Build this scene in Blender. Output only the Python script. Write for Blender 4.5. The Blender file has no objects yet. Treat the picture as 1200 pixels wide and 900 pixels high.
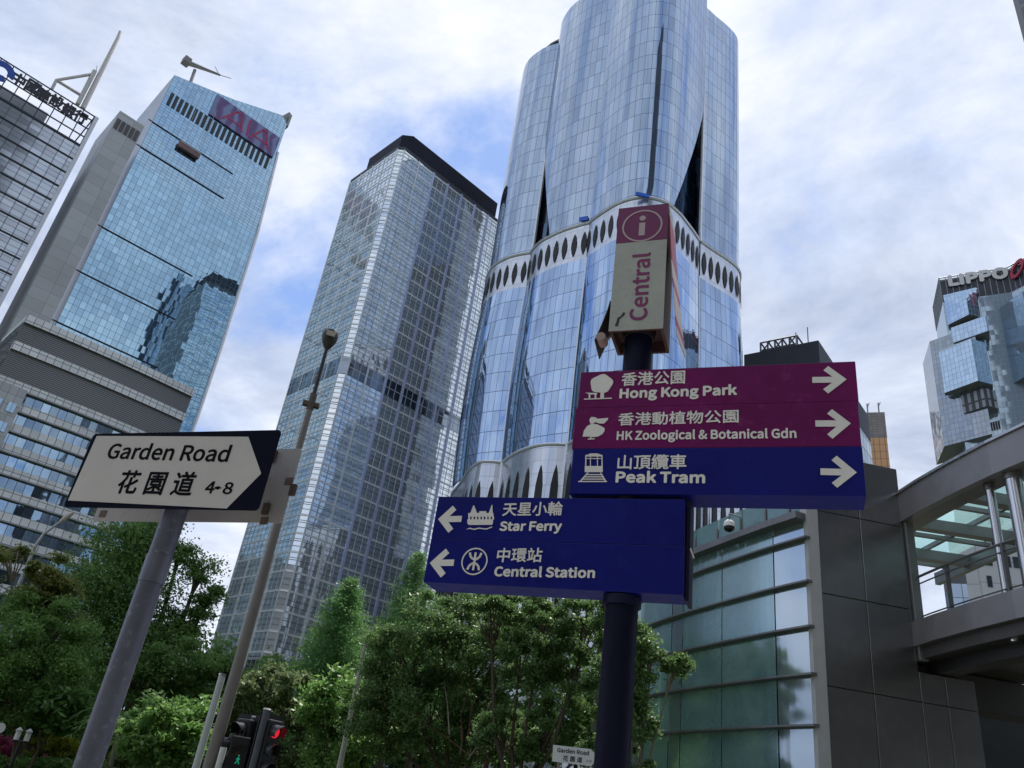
import bpy, math, random
import numpy as np
from mathutils import Vector, Matrix
rad = math.radians
S = bpy.context.scene
C = S.collection
rng = np.random.default_rng(7)
random.seed(7)

# ---------------------------------------------------------------- camera (solved from the vanishing points of the photo)
F = 930.0; CX, CY = 600.0, 450.0; VPX, VPY = 853.0, -1270.0
_u = np.array([VPX-CX, -(VPY-CY), -F]); _u /= np.linalg.norm(_u)
_f = np.array([0, 0, -1.0]); _y = _f-_u*_f.dot(_u); _y /= np.linalg.norm(_y)
_x = np.cross(_y, _u)
RM = np.array([_x, _y, _u])
EZ = 1.65
EYE = np.array([0, 0, EZ])
cam = bpy.data.cameras.new('camera'); camo = bpy.data.objects.new('camera', cam); C.objects.link(camo)
cam.sensor_width = 36; cam.lens = 36*F/1200; cam.clip_start = 0.05; cam.clip_end = 6000
camo.matrix_world = Matrix.Translation(EYE) @ Matrix([list(r) for r in RM]).to_4x4()
S.camera = camo

# ---------------------------------------------------------------- light
SUN_EL, SUN_AZ = 64, 24
def sun_dir():
    e, a = rad(SUN_EL), rad(SUN_AZ)
    return Vector((math.cos(e)*math.sin(a), math.cos(e)*math.cos(a), math.sin(e)))
w = bpy.data.worlds.new('World'); S.world = w; w.use_nodes = True
nt = w.node_tree; nt.nodes.clear()
def N(nt, t, **kw):
    n = nt.nodes.new(t)
    for k, v in kw.items(): setattr(n, k, v)
    return n
def link(nt, a, b): nt.links.new(a, b)
def mth(nt, op, a, b=None, c=None, clamp=False):
    n = N(nt, 'ShaderNodeMath', operation=op); n.use_clamp = clamp
    for i, v in enumerate((a, b, c)):
        if v is None: continue
        if isinstance(v, (int, float)): n.inputs[i].default_value = v
        else: link(nt, v, n.inputs[i])
    return n.outputs[0]
def ramp(nt, fac, stops):
    n = N(nt, 'ShaderNodeValToRGB'); link(nt, fac, n.inputs[0])
    e = n.color_ramp.elements
    while len(e) < len(stops): e.new(0.5)
    for k, (p, c) in enumerate(stops):
        e[k].position = p; e[k].color = (*c, 1) if len(c) == 3 else c
    return n.outputs[0]
def mixc(nt, fac, a, b, mode='MIX'):
    n = N(nt, 'ShaderNodeMix', data_type='RGBA', blend_type=mode)
    for s, v in ((0, fac), (6, a), (7, b)):
        if isinstance(v, (int, float)): n.inputs[s].default_value = v
        elif isinstance(v, tuple): n.inputs[s].default_value = (*v, 1) if len(v) == 3 else v
        else: link(nt, v, n.inputs[s])
    return n.outputs[2]
SKY_STRENGTH = 0.11
sky = N(nt, 'ShaderNodeTexSky', sky_type='NISHITA'); sky.sun_disc = False
sky.sun_elevation = rad(SUN_EL); sky.sun_rotation = rad(SUN_AZ); sky.air_density = 1.2; sky.dust_density = 1.0; sky.ozone_density = 2.0
tc = N(nt, 'ShaderNodeTexCoord')
sep = N(nt, 'ShaderNodeSeparateXYZ'); link(nt, tc.outputs['Generated'], sep.inputs[0])
zz = mth(nt, 'ADD', mth(nt, 'MAXIMUM', sep.outputs[2], 0.0), 0.32)
px = mth(nt, 'DIVIDE', sep.outputs[0], zz); py = mth(nt, 'DIVIDE', sep.outputs[1], zz)
cmb = N(nt, 'ShaderNodeCombineXYZ'); link(nt, px, cmb.inputs[0]); link(nt, py, cmb.inputs[1]); cmb.inputs[2].default_value = 3.1
mp = N(nt, 'ShaderNodeMapping'); link(nt, cmb.outputs[0], mp.inputs[0])
mp.inputs['Location'].default_value = (11.5, -4.1, 0); mp.inputs['Rotation'].default_value = (0, 0, rad(35)); mp.inputs['Scale'].default_value = (1.0, 1.2, 1)
def noise(nt, vec, scale, detail=8, rough=0.55, dist=0.0, out=0):
    n = N(nt, 'ShaderNodeTexNoise'); n.inputs['Scale'].default_value = scale; n.inputs['Detail'].default_value = detail
    n.inputs['Roughness'].default_value = rough; n.inputs['Distortion'].default_value = dist
    if vec is not None: link(nt, vec, n.inputs['Vector'])
    return n.outputs[out]
cn = noise(nt, mp.outputs[0], 1.7, 12, 0.6, 0.3)
cover = ramp(nt, cn, [(0.32, (0, 0, 0)), (0.44, (.8, .8, .8)), (0.54, (1, 1, 1))])
shn = noise(nt, mp.outputs[0], 1.9, 11, 0.62, 0.35)
shade = ramp(nt, shn, [(0.36, (3.9, 4.5, 5.9)), (0.49, (5.9, 6.5, 7.8)), (0.62, (8.2, 8.4, 9.0))])
bl = mixc(nt, 0.7, sky.outputs[0], (2.5, 4.0, 8.0))      # thin veil of cirrus over the blue
skyc = mixc(nt, cover, bl, shade)
bg = N(nt, 'ShaderNodeBackground'); link(nt, skyc, bg.inputs[0]); bg.inputs[1].default_value = SKY_STRENGTH
wo = N(nt, 'ShaderNodeOutputWorld'); link(nt, bg.outputs[0], wo.inputs[0])
sl = bpy.data.lights.new('sun', 'SUN'); sl.energy = 4.6; sl.angle = rad(0.6); sl.color = (1, .95, .88)
so = bpy.data.objects.new('sun', sl); C.objects.link(so)
so.rotation_euler = sun_dir().to_track_quat('Z', 'Y').to_euler()
S.view_settings.view_transform = 'Standard'; S.view_settings.look = 'None'
S.view_settings.exposure = 0.22; S.view_settings.gamma = 1.0; S.view_settings.use_curve_mapping = False
S.render.engine = 'CYCLES'
S.cycles.max_bounces = 8; S.cycles.glossy_bounces = 4; S.cycles.diffuse_bounces = 3; S.cycles.transparent_max_bounces = 8
S.cycles.use_denoising = True

# ---------------------------------------------------------------- photo geometry helpers
def ray(px, py):
    d = RM @ np.array([px-CX, -(py-CY), -F]); return d/np.linalg.norm(d)
def azel(px, py):
    d = ray(px, py); return math.degrees(math.atan2(d[0], d[1])), math.degrees(math.asin(d[2]))
def at(px, py, dist):
    d = ray(px, py); return EYE+d*dist/math.hypot(d[0], d[1])
def pol(az, dist, h=0):                                   # azimuth in degrees, horizontal distance, height above the eye
    return np.array([math.sin(rad(az))*dist, math.cos(rad(az))*dist, h+EZ])
def vz(az): return np.array([math.sin(rad(az)), math.cos(rad(az)), 0.0])
def line_az(p, d, az):                                    # how far along p + t d (plan) lies the azimuth az
    n = np.array([math.cos(rad(az)), -math.sin(rad(az))]); return -n.dot(p[:2])/n.dot(d[:2])
class Plane:                                              # vertical plane: origin, horizontal axis r, outward normal n
    def __init__(s, o, r, n=None):
        s.o = np.array(o, float); s.r = np.array(r, float)/np.linalg.norm(r)
        s.n = np.array([s.r[1], -s.r[0], 0.0])
        if s.n.dot(EYE-s.o) < 0: s.n = -s.n
        if n is not None: s.n = np.array(n, float)
    def sz(s, px, py):
        d = ray(px, py); t = (s.o-EYE).dot(s.n)/d.dot(s.n); p = EYE+d*t
        return (p-s.o).dot(s.r), p[2]
    def w(s, a, z, off=0.0):
        p = s.o+s.r*a+s.n*off; return np.array([p[0], p[1], z])

# ---------------------------------------------------------------- mesh helpers
class MB:
    def __init__(s): s.v = []; s.f = []; s.uv = []; s.m = []
    def poly(s, pts, uv=None, m=0):
        b = len(s.v); s.v.extend([tuple(map(float, p)) for p in pts]); s.f.append(list(range(b, b+len(pts))))
        s.uv.append(uv or [(0, 0)]*len(pts)); s.m.append(m)
    def box3(s, o, a, b, c, m=0):                         # corner and three edge vectors
        o, a, b, c = [np.array(q, float) for q in (o, a, b, c)]
        P = [o, o+a, o+a+b, o+b, o+c, o+a+c, o+a+b+c, o+b+c]
        if np.dot(np.cross(a, b), c) < 0: P = [P[i] for i in (0, 3, 2, 1, 4, 7, 6, 5)]
        base = len(s.v); s.v.extend([tuple(p) for p in P])
        la, lb, lc = np.linalg.norm(a), np.linalg.norm(b), np.linalg.norm(c)
        for q in ((0, 3, 2, 1), (4, 5, 6, 7), (0, 1, 5, 4), (1, 2, 6, 5), (2, 3, 7, 6), (3, 0, 4, 7)):
            s.f.append([base+i for i in q]); s.m.append(m)
            p0 = np.array(P[q[0]]); e1 = np.linalg.norm(np.array(P[q[1]])-p0); e2 = np.linalg.norm(np.array(P[q[3]])-p0)
            s.uv.append([(0, 0), (e1, 0), (e1, e2), (0, e2)])
    def box(s, c, size, rz=0, m=0):
        ca, sa = math.cos(rz), math.sin(rz); x = np.array([ca, sa, 0])*size[0]; y = np.array([-sa, ca, 0])*size[1]; z = np.array([0, 0, size[2]])
        s.box3(np.array(c)-x/2-y/2-z/2, x, y, z, m)
    def prism(s, poly, z0, z1, m=0, cap=True, closed=True, mtop=None):
        P = [np.array(p[:2], float) for p in poly]; n = len(P)
        ar = sum(P[i][0]*P[(i+1) % n][1]-P[(i+1) % n][0]*P[i][1] for i in range(n))
        if closed and ar < 0: P = P[::-1]
        u = 0.0
        for i in range(n if closed else n-1):
            a, b = P[i], P[(i+1) % n]; L = float(np.linalg.norm(b-a))
            s.poly([(a[0], a[1], z0), (b[0], b[1], z0), (b[0], b[1], z1), (a[0], a[1], z1)], [(u, z0), (u+L, z0), (u+L, z1), (u, z1)], m); u += L
        if cap:
            s.poly([(p[0], p[1], z1) for p in P], None, m if mtop is None else mtop)
            s.poly([(p[0], p[1], z0) for p in P[::-1]], None, m if mtop is None else mtop)
    def tube(s, pts, rads, seg=12, m=0, caps=True):
        pts = [np.array(p, float) for p in pts]
        if isinstance(rads, (int, float)): rads = [rads]*len(pts)
        base = len(s.v); prev = None; L = 0; Ls = []
        for i, p in enumerate(pts):
            t = pts[min(i+1, len(pts)-1)]-pts[max(i-1, 0)]; t /= max(np.linalg.norm(t), 1e-9)
            if prev is None:
                a = np.array([0, 0, 1.0]) if abs(t[2]) < 0.9 else np.array([1.0, 0, 0])
                x = np.cross(t, a); x /= np.linalg.norm(x)
            else:
                x = prev-t*prev.dot(t); x /= max(np.linalg.norm(x), 1e-9)
            prev = x; y = np.cross(t, x)
            if i: L += np.linalg.norm(p-pts[i-1])
            Ls.append(L)
            for k in range(seg):
                an = 2*math.pi*k/seg; s.v.append(tuple(p+(x*math.cos(an)+y*math.sin(an))*rads[i]))
        for i in range(len(pts)-1):
            for k in range(seg):
                k2 = (k+1) % seg
                s.f.append([base+i*seg+k, base+i*seg+k2, base+(i+1)*seg+k2, base+(i+1)*seg+k]); s.m.append(m)
                s.uv.append([(k/seg, Ls[i]), ((k+1)/seg, Ls[i]), ((k+1)/seg, Ls[i+1]), (k/seg, Ls[i+1])])
        if caps:
            s.f.append([base+k for k in range(seg)][::-1]); s.m.append(m); s.uv.append([(0, 0)]*seg)
            b = base+(len(pts)-1)*seg; s.f.append([b+k for k in range(seg)]); s.m.append(m); s.uv.append([(0, 0)]*seg)
    def slab(s, pts, n, t, m=0):                          # flat polygon pts extruded by n*t (front is pts+n*t)
        pts = [np.array(p, float) for p in pts]; n = np.array(n, float)
        nn = sum((np.cross(pts[i]-pts[0], pts[i+1]-pts[0]) for i in range(1, len(pts)-1)), np.zeros(3))
        if nn.dot(n) < 0: pts = pts[::-1]
        top = [p+n*t for p in pts]
        s.poly(top, None, m); s.poly(pts[::-1], None, m)
        for i in range(len(pts)):
            j = (i+1) % len(pts); s.poly([pts[i], pts[j], top[j], top[i]], None, m)
def build(name, mb, mat, parent=None, root=None, smooth=False, label=None):
    me = bpy.data.meshes.new(name)
    v = np.array(mb.v, float).reshape(-1, 3)
    if root is not None: v = v-np.array(root)
    me.from_pydata([tuple(p) for p in v], [], mb.f)
    ul = me.uv_layers.new(name='UVMap')
    flat = [c for f in mb.uv for p in f for c in p]; ul.data.foreach_set('uv', flat)
    mats = mat if isinstance(mat, (list, tuple)) else [mat]
    for q in mats: me.materials.append(q)
    if len(mats) > 1: me.polygons.foreach_set('material_index', mb.m)
    if smooth:
        me.polygons.foreach_set('use_smooth', [True]*len(me.polygons)); me.set_sharp_from_angle(angle=rad(40))
    me.update()
    o = bpy.data.objects.new(name, me); C.objects.link(o)
    if parent is not None: o.parent = parent
    if label: o['label'] = label
    return o
def bevel(o, wd, seg=2):
    m = o.modifiers.new('bevel', 'BEVEL'); m.width = wd; m.segments = seg; m.limit_method = 'ANGLE'; m.angle_limit = rad(40); return o
def thing(name, loc, label, cat, group=None):
    o = bpy.data.objects.new(name, None); C.objects.link(o); o.empty_display_size = 0.2
    o.location = [float(q) for q in loc]; o['label'] = label; o['category'] = cat
    if group: o['group'] = group
    return o
def tag(o, label, cat, group=None):
    o['label'] = label; o['category'] = cat
    if group: o['group'] = group
    return o
class T:                                                  # a thing with parts given in world coordinates
    def __init__(s, name, loc, label, cat, group=None):
        s.loc = np.array(loc, float); s.o = thing(name, loc, label, cat, group)
    def part(s, name, mb, mat, parent=None, smooth=False, label=None):
        return build(name, mb, mat, parent or s.o, s.loc, smooth, label)
try:                                                       # Blender's own interface sans serif; its default text font otherwise
    SANS = bpy.data.fonts.load(bpy.utils.system_resource('DATAFILES', path='fonts')+'/Noto Sans CJK Regular.woff2')
except Exception: SANS = None
def text_mesh(body, bold=0.0, extrude=0.02, spacing=1.0):
    cu = bpy.data.curves.new('t', 'FONT'); cu.body = body
    if SANS and all(ord(c) < 256 for c in body): cu.font = SANS
    cu.body = body; cu.size = 1; cu.offset = bold; cu.extrude = extrude; cu.space_character = spacing
    cu.resolution_u = 4
    o = bpy.data.objects.new('t', cu); C.objects.link(o)
    dg = bpy.context.evaluated_depsgraph_get(); dg.update()
    me = bpy.data.meshes.new_from_object(o.evaluated_get(dg))
    v = np.array([p.co[:] for p in me.vertices]); f = [list(p.vertices) for p in me.polygons]
    bpy.data.objects.remove(o); bpy.data.curves.remove(cu); bpy.data.meshes.remove(me)
    return v, f
def text_on(mb, body, pl, s0, z0, s1, z1, h, off, bold=0.0, thick=0.002, base_frac=None, spacing=1.0, m=0, vertical=False):
    """letters on plane pl; baseline from (s0,z0) to (s1,z1), cap height h; off = distance of the letters' back from the plane"""
    v, f = text_mesh(body, 0.0, 0.02, spacing)
    lo, hi = v.min(0), v.max(0)
    cap = hi[1]-(lo[1] if base_frac is None else 0.0)
    y0 = lo[1] if base_frac is None else 0.0
    u = (v[:, 0]-lo[0])/(hi[0]-lo[0]); q = (v[:, 1]-y0)/cap; d = (v[:, 2]-lo[2])/max(hi[2]-lo[2], 1e-6)
    # heavier weight: the same letters laid over each other, spread by a fraction of the cap height
    rb = bold*1.15*h
    sh = [(0, 0)] if bold <= 0 else [(rb*math.cos(k*math.pi/4), rb*math.sin(k*math.pi/4)) for k in range(8)]
    for k, (sx, sy) in enumerate(sh):
        b = len(mb.v); oo = off+k*thick*.015
        for i in range(len(v)):
            if vertical: p = pl.w(s0-q[i]*h+sx, z0+(z1-z0)*u[i]+sy, oo+d[i]*thick)
            else: p = pl.w(s0+(s1-s0)*u[i]+sx, z0+(z1-z0)*u[i]+q[i]*h+sy, oo+d[i]*thick)
            mb.v.append(tuple(p))
        for q2 in f:
            mb.f.append([b+i for i in q2]); mb.uv.append([(0, 0)]*len(q2)); mb.m.append(m)
    return mb

# ---------------------------------------------------------------- materials
MATS = {}
def newmat(name):
    m = bpy.data.materials.new(name); m.use_nodes = True; t = m.node_tree; t.nodes.clear()
    o = N(t, 'ShaderNodeOutputMaterial'); return m, t, o
def prin(t, col, rough=0.5, metal=0.0, spec=0.5):
    b = N(t, 'ShaderNodeBsdfPrincipled')
    if isinstance(col, tuple): b.inputs['Base Color'].default_value = (*col, 1)
    else: link(t, col, b.inputs['Base Color'])
    if isinstance(rough, (int, float)): b.inputs['Roughness'].default_value = rough
    else: link(t, rough, b.inputs['Roughness'])
    b.inputs['Metallic'].default_value = metal; b.inputs['Specular IOR Level'].default_value = spec
    return b
def plain(name, col, rough=0.5, metal=0.0, var=0.25, scale=3.0, spec=0.5, bump=0.0, stain=None):
    if name in MATS: return MATS[name]
    m, t, o = newmat(name)
    c = N(t, 'ShaderNodeTexCoord'); n1 = noise(t, c.outputs['Object'], scale, 8, 0.6, 0.2); n2 = noise(t, c.outputs['Object'], scale*7, 6, 0.6)
    k = mth(t, 'ADD', mth(t, 'MULTIPLY', n1, 0.7), mth(t, 'MULTIPLY', n2, 0.3))
    lo = tuple(q*(1-var) for q in col); hi = tuple(min(1, q*(1+var)) for q in col)
    cc = ramp(t, k, [(0.32, lo), (0.68, hi)])
    if stain: cc = mixc(t, ramp(t, n2, [(0.58, (0, 0, 0)), (0.72, (stain[1],)*3)]), cc, stain[0])
    r = mth(t, 'ADD', mth(t, 'MULTIPLY', mth(t, 'SUBTRACT', n2, 0.5), 0.3), rough, clamp=True)
    b = prin(t, cc, r, metal, spec)
    if bump:
        bp = N(t, 'ShaderNodeBump'); bp.inputs['Strength'].default_value = bump; bp.inputs['Distance'].default_value = 0.02
        link(t, n2, bp.inputs['Height']); link(t, bp.outputs[0], b.inputs['Normal'])
    link(t, b.outputs[0], o.inputs[0]); MATS[name] = m; return m
def gridmask(t, u, v, cw, ch, lw, lh, vlines=(0.0,)):
    fu = mth(t, 'FRACT', mth(t, 'DIVIDE', u, cw)); mu = mth(t, 'LESS_THAN', fu, lw/cw)
    k = mu; fv = mth(t, 'FRACT', mth(t, 'DIVIDE', v, ch))
    for off in vlines:
        d = mth(t, 'ABSOLUTE', mth(t, 'SUBTRACT', fv, off+lh/ch/2))
        k = mth(t, 'MAXIMUM', k, mth(t, 'LESS_THAN', d, lh/ch/2))
    return k, fv
def facade(name, tint, cw, ch, lw=0.08, lh=0.1, line=(.1, .12, .16), tilt=0.02, warp=0.02, vlines=(0.0,), rough=0.03, var=0.12, body=(.03, .05, .07), refl=0.75, spandrel=None, warp_scale=0.12):
    """reflective curtain wall: panels of cw x ch metres with their own slight tilt, thin joints between"""
    if name in MATS: return MATS[name]
    m, t, o = newmat(name)
    uvn = N(t, 'ShaderNodeUVMap'); uvn.uv_map = 'UVMap'; sp = N(t, 'ShaderNodeSeparateXYZ'); link(t, uvn.outputs[0], sp.inputs[0])
    u, v = sp.outputs[0], sp.outputs[1]
    k, fv = gridmask(t, u, v, cw, ch, lw, lh, vlines)
    cb = N(t, 'ShaderNodeCombineXYZ'); link(t, mth(t, 'FLOOR', mth(t, 'DIVIDE', u, cw)), cb.inputs[0]); link(t, mth(t, 'FLOOR', mth(t, 'DIVIDE', v, ch)), cb.inputs[1])
    wn = N(t, 'ShaderNodeTexWhiteNoise', noise_dimensions='3D'); link(t, cb.outputs[0], wn.inputs['Vector'])
    geo = N(t, 'ShaderNodeNewGeometry')
    def vm(op, a, b=None):
        n = N(t, 'ShaderNodeVectorMath', operation=op)
        for i, q in enumerate((a, b)):
            if q is None: continue
            if isinstance(q, tuple): n.inputs[i].default_value = q
            elif isinstance(q, float): n.inputs['Scale'].default_value = q
            else: link(t, q, n.inputs[i])
        return n.outputs[0]
    d = vm('SCALE', vm('SUBTRACT', wn.outputs['Color'], (.5, .5, .5)), float(tilt))
    cuv = N(t, 'ShaderNodeCombineXYZ'); link(t, u, cuv.inputs[0]); link(t, mth(t, 'MULTIPLY', v, 0.6), cuv.inputs[1])
    wv = noise(t, cuv.outputs[0], warp_scale, 3, 0.5, 0.0, out=1)
    d2 = vm('SCALE', vm('SUBTRACT', wv, (.5, .5, .5)), float(warp))
    nn = vm('NORMALIZE', vm('ADD', vm('ADD', geo.outputs['Normal'], d), d2))
    vr = mth(t, 'ADD', mth(t, 'MULTIPLY', wn.outputs['Value'], var*2), 1-var)
    tn = N(t, 'ShaderNodeVectorMath', operation='SCALE'); tn.inputs[0].default_value = tint; link(t, vr, tn.inputs['Scale'])
    g = prin(t, tn.outputs[0], rough, 1.0); link(t, nn, g.inputs['Normal'])
    dd = prin(t, body, 0.3); link(t, nn, dd.inputs['Normal'])
    mx = N(t, 'ShaderNodeMixShader'); mx.inputs[0].default_value = refl; link(t, dd.outputs[0], mx.inputs[1]); link(t, g.outputs[0], mx.inputs[2])
    res = mx.outputs[0]
    if spandrel:
        col, f0, f1 = spandrel
        sb = prin(t, col, 0.35, 0.2); link(t, nn, sb.inputs['Normal'])
        q = mth(t, 'MULTIPLY', mth(t, 'GREATER_THAN', fv, f0), mth(t, 'LESS_THAN', fv, f1))
        m3 = N(t, 'ShaderNodeMixShader'); link(t, q, m3.inputs[0]); link(t, res, m3.inputs[1]); link(t, sb.outputs[0], m3.inputs[2]); res = m3.outputs[0]
    lb = prin(t, line, 0.4, 0.3)
    m2 = N(t, 'ShaderNodeMixShader'); link(t, k, m2.inputs[0]); link(t, res, m2.inputs[1]); link(t, lb.outputs[0], m2.inputs[2])
    link(t, m2.outputs[0], o.inputs[0]); MATS[name] = m; return m
def tiles(name, col, cw, ch, lw, lh, line, rough=0.45, var=0.15, metal=0.0):
    if name in MATS: return MATS[name]
    m, t, o = newmat(name)
    uvn = N(t, 'ShaderNodeUVMap'); uvn.uv_map = 'UVMap'; sp = N(t, 'ShaderNodeSeparateXYZ'); link(t, uvn.outputs[0], sp.inputs[0])
    k, fv = gridmask(t, sp.outputs[0], sp.outputs[1], cw, ch, lw, lh)
    cb = N(t, 'ShaderNodeCombineXYZ'); link(t, mth(t, 'FLOOR', mth(t, 'DIVIDE', sp.outputs[0], cw)), cb.inputs[0]); link(t, mth(t, 'FLOOR', mth(t, 'DIVIDE', sp.outputs[1], ch)), cb.inputs[1])
    wn = N(t, 'ShaderNodeTexWhiteNoise', noise_dimensions='3D'); link(t, cb.outputs[0], wn.inputs['Vector'])
    c = N(t, 'ShaderNodeTexCoord'); n1 = noise(t, c.outputs['Object'], 0.15, 8, 0.6)
    kk = mth(t, 'ADD', mth(t, 'MULTIPLY', wn.outputs['Value'], 0.5), mth(t, 'MULTIPLY', n1, 0.5))
    cc = ramp(t, kk, [(0.2, tuple(q*(1-var) for q in col)), (0.8, tuple(q*(1+var) for q in col))])
    cc = mixc(t, k, cc, line)
    b = prin(t, cc, rough, metal); link(t, b.outputs[0], o.inputs[0]); MATS[name] = m; return m
def emis(name, col, st):
    m, t, o = newmat(name); e = N(t, 'ShaderNodeEmission'); e.inputs[0].default_value = (*col, 1); e.inputs[1].default_value = st
    link(t, e.outputs[0], o.inputs[0]); return m
def leafmat(name, c1, c2, trans=0.42, rough=0.45):
    if name in MATS: return MATS[name]
    m, t, o = newmat(name)
    g = N(t, 'ShaderNodeNewGeometry'); c = N(t, 'ShaderNodeTexCoord'); n1 = noise(t, c.outputs['Object'], 0.8, 4, 0.6)
    k = mth(t, 'ADD', mth(t, 'MULTIPLY', g.outputs['Random Per Island'], 0.55), mth(t, 'MULTIPLY', n1, 0.5), clamp=True)
    cc = ramp(t, k, [(0.25, c1), (0.62, c2), (0.9, tuple(q*1.5 for q in c2))])
    b = prin(t, cc, rough, 0, 0.35)
    tr = N(t, 'ShaderNodeBsdfTranslucent'); link(t, mixc(t, 0.6, cc, tuple(q*1.6 for q in c2), 'MIX'), tr.inputs[0])
    mx = N(t, 'ShaderNodeMixShader'); mx.inputs[0].default_value = trans; link(t, b.outputs[0], mx.inputs[1]); link(t, tr.outputs[0], mx.inputs[2])
    link(t, mx.outputs[0], o.inputs[0]); MATS[name] = m; return m

M_asph = plain('asphalt', (.05, .05, .052), .85, 0, .3, 2.0, bump=.3)
M_pave = plain('paving', (.27, .26, .25), .8, 0, .3, 1.2, bump=.2)
M_soil = plain('soil_and_grass', (.045, .06, .025), .95, 0, .5, .6, bump=.4)
M_kerb = plain('kerb_concrete', (.3, .29, .28), .8, 0, .25, 1.5)
M_paint = plain('road_paint', (.75, .75, .72), .6, 0, .15, 2)
M_conc = plain('concrete', (.30, .30, .29), .8, 0, .25, .4)
M_conc_shade = plain('dark_concrete', (.035, .04, .045), .8, 0, .4, .4)  # shade under the footbridge is put into this near-black colour
M_steel = plain('brushed_steel', (.55, .55, .56), .28, 1.0, .15, 1.5)
M_steel_d = plain('dull_steel', (.20, .195, .20), .45, .7, .2, 1.2)
M_alu = plain('white_aluminium', (.62, .63, .66), .35, .5, .12, .3)
M_black = plain('black_plastic', (.012, .012, .014), .38, 0, .4, 6)
M_bark = plain('bark', (.09, .07, .05), .9, 0, .4, 2.5, bump=.5)
M_barkp = plain('pale_bark', (.22, .19, .155), .9, 0, .35, 2.5, bump=.5)
M_barkr = plain('red_brown_bark', (.13, .055, .04), .9, 0, .35, 2.5, bump=.5)

# ---------------------------------------------------------------- ground
def flat(name, pts, z, mat, kind='structure'):
    mb = MB(); mb.poly([(x, y, z) for x, y in pts], [(x, y) for x, y in pts]); o = build(name, mb, mat); o['kind'] = kind; return o
flat('ground', [(-2500, -2500), (2500, -2500), (2500, 2500), (-2500, 2500)], -0.02, M_soil)
flat('road', [(-60, 5.6), (60, 3.2), (60, 10.8), (-60, 13.2)], 0.0, M_asph)
def strip(name, pts, z0, z1, mat):
    mb = MB(); mb.prism(pts, z0, z1); o = build(name, mb, mat); o['kind'] = 'structure'; return o
strip('pavement', [(-60, -8), (60, -8), (60, 3.0), (-60, 5.4)], -0.3, 0.12, M_pave)
strip('kerb', [(-60, 5.402), (60, 3.002), (60, 3.2), (-60, 5.6)], -0.3, 0.135, M_kerb)
mb = MB()
for i in range(-12, 13):
    x = i*4.5; y = 8.3-0.02*x*2
    mb.poly([(x, y, .004), (x+2, y-.04, .004), (x+2, y+.06, .004), (x, y+.1, .004)])
o = build('road_marking', mb, M_paint); o['kind'] = 'structure'
strip('far_kerb', [(-60, 13.202), (60, 10.802), (60, 11.0), (-60, 13.4)], -0.3, 0.13, M_kerb)
# wooded hill behind the photographer
mb = MB(); nx, ny = 40, 14; gx = np.linspace(-420, 420, nx); gy = np.linspace(-70, -460, ny)
P = [[(gx[i], gy[j], -1+min(1, j/9)*150*(0.75+0.25*math.sin(gx[i]*.012+1))+6*math.sin(i*1.7+j)*min(1, j/3)) for i in range(nx)] for j in range(ny)]
for j in range(ny-1):
    for i in range(nx-1): mb.poly([P[j][i], P[j][i+1], P[j+1][i+1], P[j+1][i]])
o = build('hill', mb, plain('hill_woodland', (.05, .075, .035), .95, 0, .5, .08)); o['kind'] = 'structure'

# ================================================================ buildings
E1, E2 = vz(47.6), vz(-42.4)                               # the street grid of the district
def quad_plan(k, d1, l1, d2, l2):
    k = np.array(k[:2]); a = d1[:2]*l1; b = d2[:2]*l2
    return [k, k+a, k+a+b, k+b]

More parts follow.
